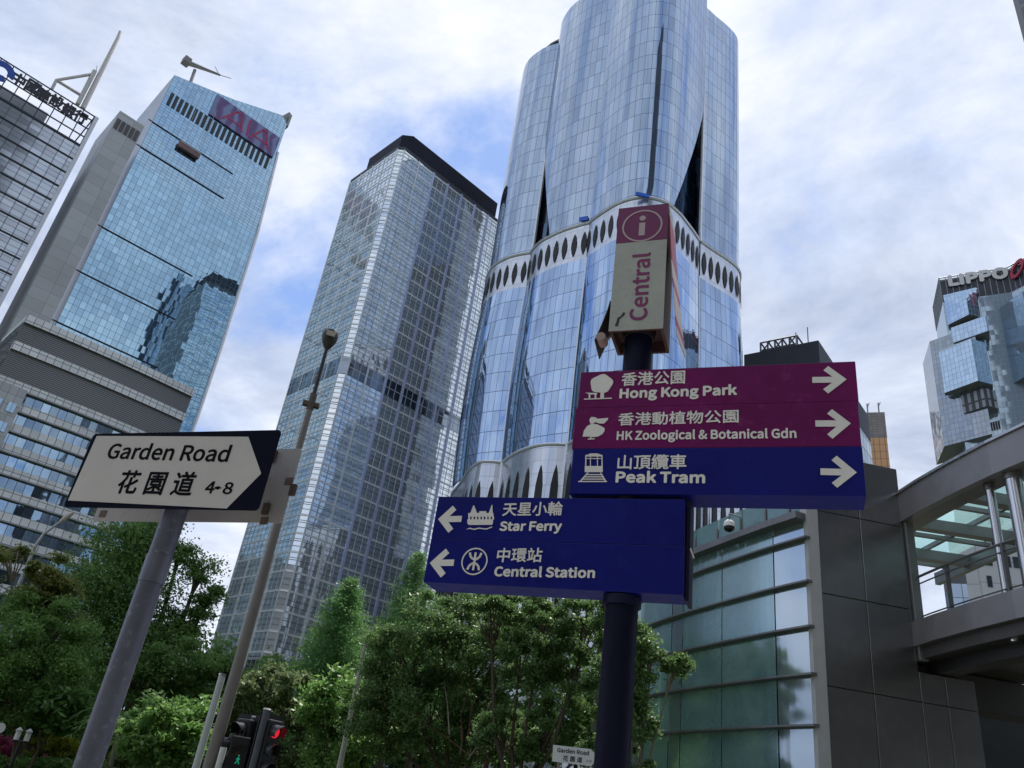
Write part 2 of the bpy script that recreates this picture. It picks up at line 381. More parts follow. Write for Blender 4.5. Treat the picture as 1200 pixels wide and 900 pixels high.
# ---- pale gridded tower in the middle left
def grid_tower():
    H = 150.0
    K = pol(-13.6, H/math.tan(rad(42.7)))
    L1 = line_az(K, E1, -3.15); L2 = line_az(K, E2, -17.05)
    z1 = H+EZ
    t = T('gridded_tower', (K[0], K[1], 0), 'pale office tower wrapped in a white window grid under a black flat crown', 'building')
    ch = 1.3                                              # chamfered corner
    k = K[:2]; e1, e2 = E1[:2], E2[:2]
    outer = [k+e2*ch, k+e1*ch, k+e1*L1, k+e1*L1+e2*L2, k+e2*L2]
    def ins(d):                                           # plan pushed out by d
        c = k+e1*L1/2+e2*L2/2
        return [p+((p-c)/np.array([1, 1]))*0 + (-(e1+e2)*d if i < 2 else (e1-e2)*d if i == 2 else (e1+e2)*d if i == 3 else (e2-e1)*d) for i, p in enumerate(outer)]
    gl = facade('tower_grey_glass', (.86, .92, .95), 1.72, 3.9, .07, .15, (.12, .14, .16), .02, .03, (0.0, .27), .04, .12, (.76, .83, .88), .66)
    mb = MB(); mb.prism(ins(0), 0, z1); t.part('glass_wall', mb, gl)
    fl = 3.9; n = int(H/fl); rails = MB(); rails2 = MB()
    mech = (0.545*H, 0.58*H)
    for i in range(n+1):
        z = z1-.5-i*fl
        if z < 2: break
        rails.prism(ins(.10), z-.40, z, cap=True)
        rails2.prism(ins(.07), z-1.42, z-1.30, cap=True)
    t.part('floor_rail', rails, plain('pale_rail', (.88, .90, .91), .4, .3, .15, .1))
    t.part('sill_rail', rails2, plain('grey_rail', (.50, .54, .58), .45, .3, .15, .1))
    cols = MB(); mull = MB(); edge = MB()
    nb = 7; bw = (L1-ch)/nb
    for i in range(nb+1):
        p = k+e1*(ch+bw*i); wd = .62 if 1 < i < nb else .34
        (cols if 1 < i < nb-0 else edge).box3((*(p-e1*wd/2-e2*.22), 0), (*(e1*wd), 0), (*(e2*.21), 0), (0, 0, z1))
        if i < nb:
            for j in (1, 2): q = p+e1*bw*j/3; mull.box3((*(q-e1*.06-e2*.08), 0), (*(e1*.12), 0), (*(e2*.07), 0), (0, 0, z1-.6))
    nb2 = max(3, round((L2-ch)/5)); bw2 = (L2-ch)/nb2
    for i in range(nb2+1):
        p = k+e2*(ch+bw2*i); edge.box3((*(p-e2*.17-e1*.19), 0), (*(e2*.34), 0), (*(e1*.18), 0), (0, 0, z1))
        if i < nb2:
            for j in (1, 2): q = p+e2*bw2*j/3; mull.box3((*(q-e2*.06-e1*.08), 0), (*(e2*.12), 0), (*(e1*.07), 0), (0, 0, z1-.6))
    t.part('column', cols, plain('lavender_metal', (.55, .60, .82), .4, .3, .15, .1))
    t.part('mullion', mull, plain('mullion_grey', (.62, .66, .69), .4, .3, .15, .1))
    t.part('corner_frame', edge, plain('white_frame', (.80, .83, .84), .4, .2, .12, .1))
    # plant floor: a band of dark openings
    zb = z1-H*(1-0.0); band = MB(); zc = H/math.tan(rad(42.7)); zb0 = zc*math.tan(rad(azel(404, 421)[1]))+EZ
    band.prism(ins(.13), zb0-3.2, zb0+.9, cap=True)
    t.part('plant_floor', band, facade('plant_floor_glass', (.34, .39, .45), 1.72, 4.1, .22, .2, (.5, .52, .56), .05, .02, (.72,), .1, .5, (.03, .03, .03), .6))
    bb = MB(); bb.prism(ins(.15), 0, 21.5, cap=True)
    t.part('base_louvres', bb, facade('louvre_base', (.16, .15, .17), 1.72, 8, .2, .5, (.5, .52, .56), .03, .02, (0.0, .6), .25, .3, (.06, .055, .06), .35))
    cr = MB(); d = 1.6
    crown = [k+e1*(d+2.2)+e2*d, k+e1*(L1-1.2)+e2*d, k+e1*(L1-1.2)+e2*(L2-4), k+e1*d+e2*(L2-4), k+e1*d+e2*(d+2.2)]
    cr.prism(crown, z1, z1+8.2); c = t.part('crown', cr, plain('black_crown', (.008, .011, .026), .55, 0, .2, .2, .15)); bevel(c, .5, 2)
    cb = MB(); cb.prism(ins(.05), z1+.002, z1+1.1); t.part('coping', cb, plain('dark_coping', (.03, .035, .045), .5, .2, .2, .2))
    ant = MB(); q = k+e1*L1*.55+e2*6; ant.tube([(*q, z1+8), (*q, z1+9.8)], .35, 8); t.part('roof_unit', ant, M_steel_d)
grid_tower()

# ---- lobed glass tower
def lobed_tower():
    cen = np.array([18.0, 141.0])
    left = [(-8.2, 160), (-9.0, 152), (-8.9, 147), (-7.7, 143), (-5.1, 139.7), (-3.4, 138.3), (-1.7, 137.3), (0.15, 136.4)]
    mid = [(-0.9, 141), (-0.1, 136.6), (0.9, 133.8), (2.0, 131.9), (3.3, 130.3), (4.9, 128.6), (6.4, 127.2), (8, 126), (9.8, 124.7), (11.0, 124.0)]
    cent = [(10.3, 127), (10.7, 124.2), (12.2, 121.5), (13.5, 119.6), (15.2, 117.4), (18, 115.3), (21, 114.6), (24.2, 115.4), (27.0, 117.5), (29, 119.7), (30.4, 121.3), (31.6, 122.8), (33.0, 124.6)]
    right = [(33.3, 124.9), (34.6, 125.7), (36.5, 127), (38.2, 128), (40.1, 129.2), (41.6, 130.3), (43.0, 131.6), (44.1, 133.6), (44.9, 137), (45.5, 145), (44, 158)]
    back = [(44, 158), (36, 172), (18, 178), (0, 174), (-8.2, 160)]
    def smooth(p, n):
        p = np.array(p, float); L = np.r_[0, np.cumsum(np.linalg.norm(np.diff(p, axis=0), axis=1))]
        # catmull-rom through the points, resampled evenly
        out = []
        ext = np.vstack([2*p[0]-p[1], p, 2*p[-1]-p[-2]])
        for i in range(len(p)-1):
            for q in np.linspace(0, 1, 12, endpoint=False):
                a, b, c, d = ext[i:i+4]; out.append(.5*((2*b)+(c-a)*q+(2*a-5*b+4*c-d)*q*q+(3*b-a-3*c+d)*q**3))
        out.append(p[-1]); out = np.array(out); L = np.r_[0, np.cumsum(np.linalg.norm(np.diff(out, axis=0), axis=1))]
        s = np.linspace(0, L[-1], n); return np.c_[np.interp(s, L, out[:, 0]), np.interp(s, L, out[:, 1])], L[-1]
    ZP, ZB0, ZB1, ZT = 54+EZ, 96.3+EZ, 105.2+EZ, 177+EZ
    t = T('lobed_glass_tower', (18, 141, 0), 'tallest tower, blue glass in swelling vertical lobes with a belt of pointed openings', 'building')
    gU = facade('lobe_glass', (.36, .45, .56), 1.45, 4.3, .07, .11, (.06, .07, .14), .012, .02, (0.0,), .02, .1, (.015, .03, .07), .86, warp_scale=.25)
    gL = facade('lobe_glass_lower', (.36, .48, .66), 1.45, 4.3, .07, .11, (.05, .06, .13), .014, .025, (0.0,), .02, .1, (.015, .03, .07), .88, warp_scale=.25)
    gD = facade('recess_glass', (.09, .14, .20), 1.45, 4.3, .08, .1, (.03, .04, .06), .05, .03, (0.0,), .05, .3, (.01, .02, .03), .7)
    trim = plain('white_edge_trim', (.72, .74, .78), .3, .3, .08, .1)
    belt_m = tiles('belt_metal', (.56, .59, .64), 1.45, 2.2, .05, .06, (.25, .28, .34), .25, .1, .75)
    hole = plain('dark_opening', (.008, .009, .012), .6, 0, .3, .5)
    core = MB()
    inner = [cen+(np.array(p)-cen)*.86 for p in (left[1:]+mid[2:]+cent[2:]+right[1:]+back[1:-1])]
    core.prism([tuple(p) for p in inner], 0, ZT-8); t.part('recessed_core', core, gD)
    def bulge(z, lobe):                                   # sideways swelling of the lobes with height
        if z <= ZB0:
            f = (z-ZP)/(ZB0-ZP); return 1+.028*math.sin(math.pi*max(0, f)*.95)-.012*(1-f)
        if z <= ZB1+.01: return 1.0044
        f = (z-ZB1)/(ZT-ZB1); return 0.994+.042*math.sin(math.pi*min(1, .5*f+.02))*(1 if lobe in ('c', 'm') else .35)
    def loft(path, zs, t0, t1, key, mat, name, n=40):
        P, L = smooth(path, 160); mb = MB(); rows = []
        for z in zs:
            a, b = t0(z), t1(z); ts = np.linspace(a, b, n); k = bulge(z, key)
            X = np.interp(ts, np.linspace(0, 1, 160), P[:, 0]); Y = np.interp(ts, np.linspace(0, 1, 160), P[:, 1])
            X = cen[0]+(X-cen[0])*k; Y = cen[1]+(Y-cen[1])*k
            rows.append([(X[i], Y[i], z, ts[i]*L) for i in range(n)])
        for j in range(len(zs)-1):
            for i in range(n-1):
                q = [rows[j][i], rows[j][i+1], rows[j+1][i+1], rows[j+1][i]]
                mb.poly([p[:3] for p in q], [(p[3], p[2]) for p in q])
        o = t.part(name, mb, mat, smooth=True)
        # merge the grid so the lobe shades as one curved sheet
        import bmesh
        bm = bmesh.new(); bm.from_mesh(o.data); bmesh.ops.remove_doubles(bm, verts=bm.verts, dist=1e-4); bm.to_mesh(o.data); bm.free()
        sol = o.modifiers.new('thick', 'SOLIDIFY'); sol.thickness = .25; sol.offset = -1; sol.use_rim = False
        return rows, o
    zsU = list(np.linspace(ZB1, ZT, 26)); zsL = list(np.linspace(ZP, ZB0, 16))
    one = lambda z: 1.0
    zero = lambda z: 0.0
    def fU(z): return (z-ZB1)/(ZT-ZB1)
    tp_m = lambda z: .17+.37*max(0, 1-fU(z)/.52)**1.05
    tp_c = lambda z: 1-.33*max(0, 1-fU(z)/.52)**1.15
    edges = MB()
    for path, key, a0, a1 in ((left, 'l', zero, one), (mid, 'm', tp_m, one), (cent, 'c', zero, tp_c), (right, 'r', zero, one)):
        top = list(zsU)
        top = list(np.linspace(ZB1, dict(l=172.5, m=181, c=193, r=178)[key]+EZ, 30))
        R, _ = loft(path, top, a0, a1, key, gU, 'upper_lobe')
        if key != 'c': ed = [r[-1] for r in R] if key == 'l' else [r[-1] for r in R] if key == 'm' else [r[0] for r in R]
        if key == 'l' or key == 'r':
            edges.tube([p[:3] for p in ed], .36, 6)
        elif key == 'm': edges.tube([p[:3] for p in [r[-1] for r in R]], .26, 6)
        R2, _ = loft(path, zsL, zero, one, key, gL, 'lower_lobe')
        if key != 'r': edges.tube([r[-1][:3] for r in R2], .36 if key != 'c' else .2, 6)
        R3, _ = loft(path, [ZB0, ZB0+1.3, ZB1-2.0, ZB1], zero, one, key, belt_m, 'belt')
        ho = MB(); P, L = smooth(path, 160); nho = int(L/2.0); k = bulge(ZB0, key)+.001
        for i in range(nho):
            s = (i+.5)/nho
            def pt(ss, zz, off=0.10):
                ss = min(max(ss, 0), 1)
                p = np.array([np.interp(ss, np.linspace(0, 1, 160), P[:, 0]), np.interp(ss, np.linspace(0, 1, 160), P[:, 1])])
                d = (p-cen)/np.linalg.norm(p-cen); p = cen+(p-cen)*k+d*off; return np.array([p[0], p[1], zz])
            hw = .58/L; zc = 100.2+EZ; hh = 2.9
            poly = [(0, 1), (-.55, .68), (-1, .2), (-1, -.2), (-.55, -.68), (0, -1), (.55, -.68), (1, -.2), (1, .2), (.55, .68)]
            pts = [pt(s+hw*a, zc+hh*b) for a, b in poly]
            d = pts[0]-np.array([cen[0], cen[1], pts[0][2]]); ho.slab(pts, d/np.linalg.norm(d), .06)
        t.part('belt_openings', ho, hole)
        rim = MB(); rim.tube([p[:3] for p in R3[-1]], .35, 6); t.part('belt_rim', rim, trim)
    t.part('edge_trim', edges, trim)
    roof = MB(); roof.prism([tuple(cen+(np.array(p)-cen)*.9) for p in (left[1:]+mid[2:]+cent[2:]+right[1:]+back[1:-1])], ZT-1.5, ZT-.9); t.part('roof', roof, M_steel_d)
    # podium skirt with tall petal openings
    pod = MB(); ph = MB(); pr = MB()
    pl_ = [(-8.9, 158), (-8.6, 150.5), (-7.0, 144), (-5.6, 137), (-4.4, 133.5), (-3.2, 131.6), (-1.2, 130.9), (.4, 130.7)]
    pm_ = [(.45, 130.3), (1.8, 126.8), (3.6, 123.6), (5.9, 121), (8.1, 119.7), (10.4, 119.1)]
    pc_ = [(10.6, 118.6), (13, 114), (17, 110.5), (21, 109.6), (26, 111), (30, 114.5), (34, 119)]
    prt = [(34.2, 119), (38, 122), (43, 126), (46, 132), (47, 140), (46, 150)]
    back2 = [(46, 160), (36, 174), (18, 180), (0, 176), (-8.9, 158)]
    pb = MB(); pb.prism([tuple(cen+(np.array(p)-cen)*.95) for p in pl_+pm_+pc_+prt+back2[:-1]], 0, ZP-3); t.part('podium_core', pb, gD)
    for path in (pl_, pm_, pc_, prt):
        P, L = smooth(path, 80)
        for z0, z1 in ((2, 44), (44, ZP-2.2), (ZP-2.2, ZP)):
            for i in range(79):
                k0 = 1-.05*(1-min(1, (z0)/44)); k1 = 1-.05*(1-min(1, z1/44))
                def q(i, z, k): p = cen+(P[i]-cen)*k; return (p[0], p[1], z)
                pod.poly([q(i, z0, k0), q(i+1, z0, k0), q(i+1, z1, k1), q(i, z1, k1)], [(i*L/79, z0), ((i+1)*L/79, z0), ((i+1)*L/79, z1), (i*L/79, z1)])
        nh = max(3, int(L/2.35))
        for i in range(nh):
            s = (i+.5)/nh
            def pp(ss, z):
                p = np.array([np.interp(ss, np.linspace(0, 1, 80), P[:, 0]), np.interp(ss, np.linspace(0, 1, 80), P[:, 1])]); k = 1-.05*(1-min(1, z/44))
                d = (p-cen)/np.linalg.norm(p-cen); p = cen+(p-cen)*k+d*.12; return np.array([p[0], p[1], z])
            hw = .66/L
            poly = [(0, ZP-3.6), (-.5, ZP-5.0), (-.92, ZP-7.2), (-1, ZP-10), (-1, 43.9), (-1, 24), (1, 24), (1, 43.9), (1, ZP-10), (.92, ZP-7.2), (.5, ZP-5.0)]
            pts = [pp(s+hw*a, z) for a, z in poly]
            for seq in ([0, 1, 2, 3, 8, 9, 10], [3, 4, 7, 8], [4, 5, 6, 7]): ph.poly([pts[j] for j in seq])
        pr.tube([(*p, ZP) for p in P[::2]], .3, 6); pr.tube([(*P[-1], ZP), (*(cen+(P[-1]-cen)*.95), 4)], .3, 6)
    t.part('podium_skirt', pod, belt_m); t.part('podium_openings', ph, hole); t.part('podium_rim', pr, trim)
    bs = MB(); p = Plane((*mid[8], 0), (1, 0, 0)); c = at(683, 261, 126); bs.box(c+np.array([0, -1.2, 0]), (1.8, .3, 1.0), rad(-25)); t.part('blue_tarpaulin', bs, plain('blue_tarp', (.01, .12, .6), .5, 0, .2, 1)); bs = MB(); c2 = at(752, 231, 116); bs.box(c2+np.array([0, -.6, 0]), (2.6, .3, .8), rad(4))
    t.part('blue_tarpaulin', bs, plain('blue_tarp', (.01, .12, .6), .5, 0, .2, 1))
lobed_tower()

# ---- tapered blue tower with the screen on its top
def blue_tower():
    H = 183.0; A0 = pol(-33.2, H/math.tan(rad(40.97)))
    pl = Plane(A0, E1)
    t = T('blue_glass_tower', (A0[0], A0[1], 0), 'teal blue glass tower with slanted roofline and dark lettered screen near its top', 'building')
    g = facade('teal_glass', (.34, .52, .64), 1.5, 2.1, .09, .09, (.05, .12, .17), .016, .03, (0.0,), .02, .12, (.015, .05, .07), .84, warp_scale=.1)
    g2 = facade('teal_glass_top', (.38, .55, .66), 1.5, 1.05, .10, .10, (.09, .16, .22), .02, .03, (0.0,), .03, .1, (.02, .05, .07), .82)
    zs = [0, 40, 70, 90, 110, 130, 150, 162, 170, 178]
    azr = lambda z: float(np.interp(z, [0, 60, 110, 150, 185], [-22.5, -22.56, -22.7, -23.0, -23.7]))
    zJ = 150
    mb = MB(); mt = MB(); side = MB()
    def R(z): return line_az(A0, E1, azr(z-EZ))
    depth = 26
    ztl, ztr = H+EZ, pl.sz(338, 137)[1]
    def slices(mb, zs):
        for a, b in zip(zs[:-1], zs[1:]):
            n = 12
            for i in range(n):
                f0, f1 = i/n, (i+1)/n
                q = [(R(a)*f0, a), (R(a)*f1, a), (R(b)*f1, b), (R(b)*f0, b)]
                mb.poly([pl.w(s, z) for s, z in q], q)
    slices(mb, [0, 40, 70, 90, 110, 130, zJ]); slices(mt, [zJ, 162, 172, min(ztl, ztr)-2])
    zt = min(ztl, ztr)-2
    q = [(0, zt), (R(zt), zt), (R(ztr), ztr), (R(ztr)*.5, (ztl+ztr)/2-1.0), (0, ztl)]; mt.poly([pl.w(s, z) for s, z in q], q)
    t.part('glass_wall', mb, g); t.part('upper_glass_wall', mt, g2)
    e2 = E2
    for s, name in ((0, 'left_flank'), (1, 'right_flank')):
        for a, b in zip([0, 60, 110, 150, 170], [60, 110, 150, 170, zt]):
            p0, p1 = (pl.w(R(a)*s, a), pl.w(R(b)*s, b))
            side.poly([p0, p0+e2*depth, p1+e2*depth, p1], [(0, a), (depth, a), (depth, b), (0, b)])
    p0, p1 = pl.w(0, zt), pl.w(0, ztl); side.poly([p0, p0+e2*depth, p1+e2*depth*.2, p1], [(0, 0), (depth, 0), (4, 9), (0, 9)])
    p0, p1 = pl.w(R(zt), zt), pl.w(R(ztr), ztr); side.poly([p0, p0+e2*depth, p1+e2*depth, p1])
    bk = [pl.w(0, 0)+e2*depth, pl.w(R(0), 0)+e2*depth, pl.w(R(zt), zt)+e2*depth, pl.w(0, zt)+e2*depth]; side.poly(bk)
    side.poly([pl.w(0, zt)+e2*depth, pl.w(R(zt), zt)+e2*depth, pl.w(R(zt), zt), pl.w(0, zt)])
    t.part('side_wall', side, tiles('pale_cladding', (.42, .44, .46), 3, 2, .06, .05, (.25, .26, .28), .4, .1, .2))
    ed = MB(); ed.tube([pl.w(R(z)+.2, z, .1) for z in (0, 60, 110, 150, 170, zt)], .5, 6); t.part('corner_trim', ed, M_alu)
    fin = MB(); s, z = pl.sz(341, 137)
    fin.slab([pl.w(R(ztr)-2.2, ztr-1.0), pl.w(R(ztr)+.8, ztr-4), pl.w(R(ztr)+.8, ztr+1.5), pl.w(R(ztr)-.5, ztr+2.2)], E2, 3); t.part('roof_fin', fin, M_conc)
    # louvre row
    lo = MB()
    for i in range(21):
        f = i/20; a = pl.sz(199.5+(312.5-199.5)*f, 116+(190-116)*f); lo.box3(pl.w(a[0]-.45, a[1]-2.6, .02), pl.r*1.0, (0, 0, 5.0), pl.n*.12)
    t.part('louvre', lo, plain('louvre_dark', (.02, .03, .035), .5, .2, .2, .5))
    # dark expansion joints
    for a, b in (((176.7, 142.3), (273, 203.4)), ((163.7, 171.6), (262.3, 232.3)), ((118, 266), (226, 323)), ((93.3, 318.5), (205.6, 374)), ((62.7, 375.4), (185, 430.8)), ((142, 214), (250, 268))):
        s0, z0 = pl.sz(*a); s1, z1 = pl.sz(*b); z = (z0+z1)/2
        if a[0] == 142: continue
        jt = MB(); jt.box3(pl.w(-1.2, z-.2, .03), pl.r*(s1+1.2), (0, 0, .28), pl.n*.22)
        t.part('shadow_joint', jt, plain('joint_black', (.008, .01, .014), .6, 0, .2, .5))
    # screen with the letters
    c = [pl.sz(253.6, 112), pl.sz(328, 162), pl.sz(318.6, 184.6), pl.sz(244.3, 134.8)]
    s0, s1 = (c[0][0]+c[3][0])/2, (c[1][0]+c[2][0])/2; z0, z1 = (c[2][1]+c[3][1])/2, (c[0][1]+c[1][1])/2
    scr = MB(); scr.box3(pl.w(s0, z0, .1), pl.r*(s1-s0), (0, 0, z1-z0), pl.n*.5)
    m, tt, oo = newmat('led_screen'); tcn = N(tt, 'ShaderNodeTexCoord'); wv = N(tt, 'ShaderNodeTexWave'); wv.inputs['Scale'].default_value = .11; wv.inputs['Distortion'].default_value = 7; link(tt, tcn.outputs['Object'], wv.inputs['Vector'])
    cc = ramp(tt, wv.outputs['Fac'], [(.2, (.09, .05, .17)), (.5, (.14, .09, .27)), (.8, (.16, .20, .36))]); bb = prin(tt, cc, .35); link(tt, bb.outputs[0], oo.inputs[0])
    so_ = t.part('screen', scr, m)
    lt = MB(); wd = s1-s0; hz = z1-z0
    def stroke(pts, th):
        for a, b in zip(pts[:-1], pts[1:]):
            a, b = np.array(a), np.array(b); d = (b-a)/np.linalg.norm(b-a); n_ = np.array([-d[1], d[0]])*th/2
            lt.slab([pl.w(s0+q[0]*wd, z0+q[1]*hz, .62) for q in (a-n_*np.array([1, wd/hz])*.35-d*.012, b-n_*np.array([1, wd/hz])*.35+d*.012, b+n_*np.array([1, wd/hz])*.35+d*.012, a+n_*np.array([1, wd/hz])*.35-d*.012)], pl.n, .06)
    th = .085
    stroke([(.17, .16), (.33, .84), (.40, .84), (.47, .16)], th); stroke([(.24, .34), (.45, .34)], th*.8)
    stroke([(.53, .84), (.55, .16)], th)
    stroke([(.60, .16), (.74, .84), (.80, .84), (.88, .16)], th); stroke([(.66, .34), (.86, .34)], th*.8)
    t.part('lettering', lt, plain('screen_red', (.34, .015, .09), .5, 0, .2, .5), so_)
    # concrete stair core on the left
    K = pol(-35.5, 199); Lc = line_az(K, E1, -33.55); hz = 199*math.tan(rad(37.4))+EZ
    cr = MB(); cr.prism(quad_plan(K, E1, Lc, E2, 18), 0, hz); co = t.part('concrete_core', cr, tiles('core_panels', (.42, .43, .43), 4.2, 3.0, .07, .07, (.2, .21, .22), .55, .12))
    pc = Plane(K, E1); lv = MB()
    for i in range(5): lv.box3(pc.w(Lc*(.04+.19*i), hz-6.2, .02), E1*Lc*.15, (0, 0, 3.6), pc.n*.1)
    t.part('louvre', lv, plain('louvre_brown', (.07, .065, .065), .5, .1, .3, .5), co)
    # roof crane
    rc = T('roof_crane', pl.w(line_az(A0, E1, -31.4), ztl-3)-pl.n*3, 'grey window cleaning crane with slim boom on the blue tower roof', 'crane')
    b0 = pl.w(pl.sz(226, 95)[0], 0)[:2]; 
    D = math.hypot(*(pl.w(pl.sz(226, 95)[0], 0)-pl.n*3)[:2])
    P = lambda x, y: at(x, y, D)
    m1 = MB(); m1.tube([P(222.5, 99), P(228.5, 82)], [.55, .5], 8); rc.part('mast', m1, M_steel_d)
    m2 = MB(); m2.tube([P(219, 73), P(240, 81), P(258, 88)], [.95, .55, .35], 6); m2.tube([P(258, 88), P(271, 92)], [.14, .1], 5); m2.tube([P(257, 88), P(252, 78)], [.14, .1], 5); rc.part('boom', m2, plain('crane_grey', (.25, .25, .24), .5, .3, .2, .5))
    m3 = MB(); c = P(218.5, 72); m3.box(c, (2.6, 2.2, 2.4), rad(-45)); bevel(rc.part('counterweight', m3, plain('crane_grey2', (.2, .2, .19), .6, .2, .2, .5)), .15)
    # gondola
    s, z = pl.sz(220, 182); s0g = pl.sz(207, 172)[0]; s1g = pl.sz(230.5, 188)[0]
    gd = T('cleaning_gondola', pl.w((s0g+s1g)/2, z-2, 1), 'small red brown cleaning gondola hanging on the blue tower front', 'gondola')
    m4 = MB(); zc = z+.3; m4.box3(pl.w(s0g, zc-.2, .5), pl.r*(s1g-s0g), (0, 0, 1.7), pl.n*1.1); gd.part('basket', m4, plain('gondola_red', (.16, .09, .09), .6, 0, .5, .7))
    m5 = MB()
    for a in (s0g+.6, s1g-.6): m5.tube([pl.w(a, zc+1.4, .9), pl.w(a, zc+20, .9)], .05, 4)
    m5.box3(pl.w(s0g-.1, zc+1.51, .4), pl.r*(s1g-s0g+.2), (0, 0, .25), pl.n*1.3); gd.part('suspension_frame', m5, plain('rope_grey', (.45, .42, .40), .6, .2, .2, 1))
blue_tower()

# ---- bank tower at the far left with the rooftop mast
def sign_tower():
    D = 200; h = D*math.tan(rad(36.35)); K = pol(-36.75, D)
    pl = Plane(K, E1); L = -line_az(K, E1, -52)
    t = T('sign_tower', (K[0], K[1], 0), 'grey panelled tower cut by the left edge with open roof frame of letters', 'building')
    zt = h+EZ; zs = zt-10.5
    mb = MB(); mb.prism(quad_plan(K, -E1, L, E2, 22), 0, zs)
    t.part('panel_wall', mb, facade('grey_panel_glass', (.50, .55, .60), 2.6, 1.5, .15, .12, (.04, .05, .065), .02, .03, (0.0,), .12, .16, (.26, .29, .32), .6))
    dl = MB(); z = zs
    while z > 10:
        dl.box3(pl.w(-L, z-.45, .02), pl.r*L, (0, 0, .34), pl.n*.2); z -= 4.6
    t.part('floor_band', dl, plain('band_dark', (.02, .022, .03), .5, .2, .2, .4))
    fr = MB()
    for zz in (zt, zt-1.6, zt-4.6, zt-7.4, zs+.3): fr.box3(pl.w(-L, zz-.25, -.3), pl.r*L, (0, 0, .25), pl.n*.3)
    a = 0
    while a < L: fr.box3(pl.w(-a-.25, zs, -.35), pl.r*.25, (0, 0, zt-zs), pl.n*.3); a += 2.9
    fr.box3(pl.w(-.3, zs, -20), pl.r*.3, (0, 0, .3), pl.n*20); fr.box3(pl.w(-.3, zt-.3, -20), pl.r*.3, (0, 0, .3), pl.n*20)
    t.part('roof_frame', fr, plain('frame_dark', (.05, .055, .07), .5, .3, .2, .4))
    bk = MB(); bk.prism(quad_plan(K-E1*9+E2*6, -E1, L-9, E2, 12), zs, zt-3); t.part('roof_plant', bk, plain('plant_grey', (.34, .36, .38), .6, .1, .2, .3))
    cn = MB(); cn.box3(pl.w(-.1, 0, -.1), pl.r*.9, (0, 0, zt-.2), pl.n*.5); t.part('corner_pier', cn, plain('pale_pier', (.6, .62, .65), .4, .2, .1, .3))
    lt = MB()
    for ch, (x, y) in zip('中國建設銀行', ((21, 94), (38, 103), (50.5, 112), (66, 120), (80, 130), (94, 138))):
        s, z = pl.sz(x, y); text_on(lt, ch, pl, s-1.45, z-1.7, s+1.45, z-1.7, 3.6, .12, .035, .25)
    t.part('lettering', lt, plain('letter_dark', (.02, .02, .028), .5, .1, .2, .5))
    lg = MB(); s, z = pl.sz(1.5, 84); n = 28
    for i in range(n):
        if i in (24, 25, 26): continue
        a0, a1 = 2*math.pi*i/n, 2*math.pi*(i+1)/n
        lg.slab([pl.w(s+r*math.cos(a), z+r*math.sin(a), .15) for r, a in ((1.3, a0), (2.9, a0), (2.9, a1), (1.3, a1))], pl.n, .3)
    t.part('round_emblem', lg, plain('emblem_blue', (.01, .06, .33), .4, 0, .2, .5))
    sp = MB(); D2 = D+7; P = lambda x, y: at(x, y, D2)
    sp.tube([P(97, 127), P(121, 79), P(138, 45), P(141, 37)], [.68, .62, .5, .42], 8); sp.tube([P(91, 122), P(111, 83)], .58, 8)
    sp.tube([P(66, 94), P(111, 86.5)], .42, 8); sp.tube([P(66, 94), P(97, 113)], .42, 8); sp.tube([P(61, 104), P(66, 94)], .4, 8)
    sp.tube([P(113, 84), P(113.5, 77)], .1, 4)
    t.part('roof_mast', sp, plain('mast_beige', (.48, .46, .42), .5, .2, .12, .3), smooth=True)
sign_tower()

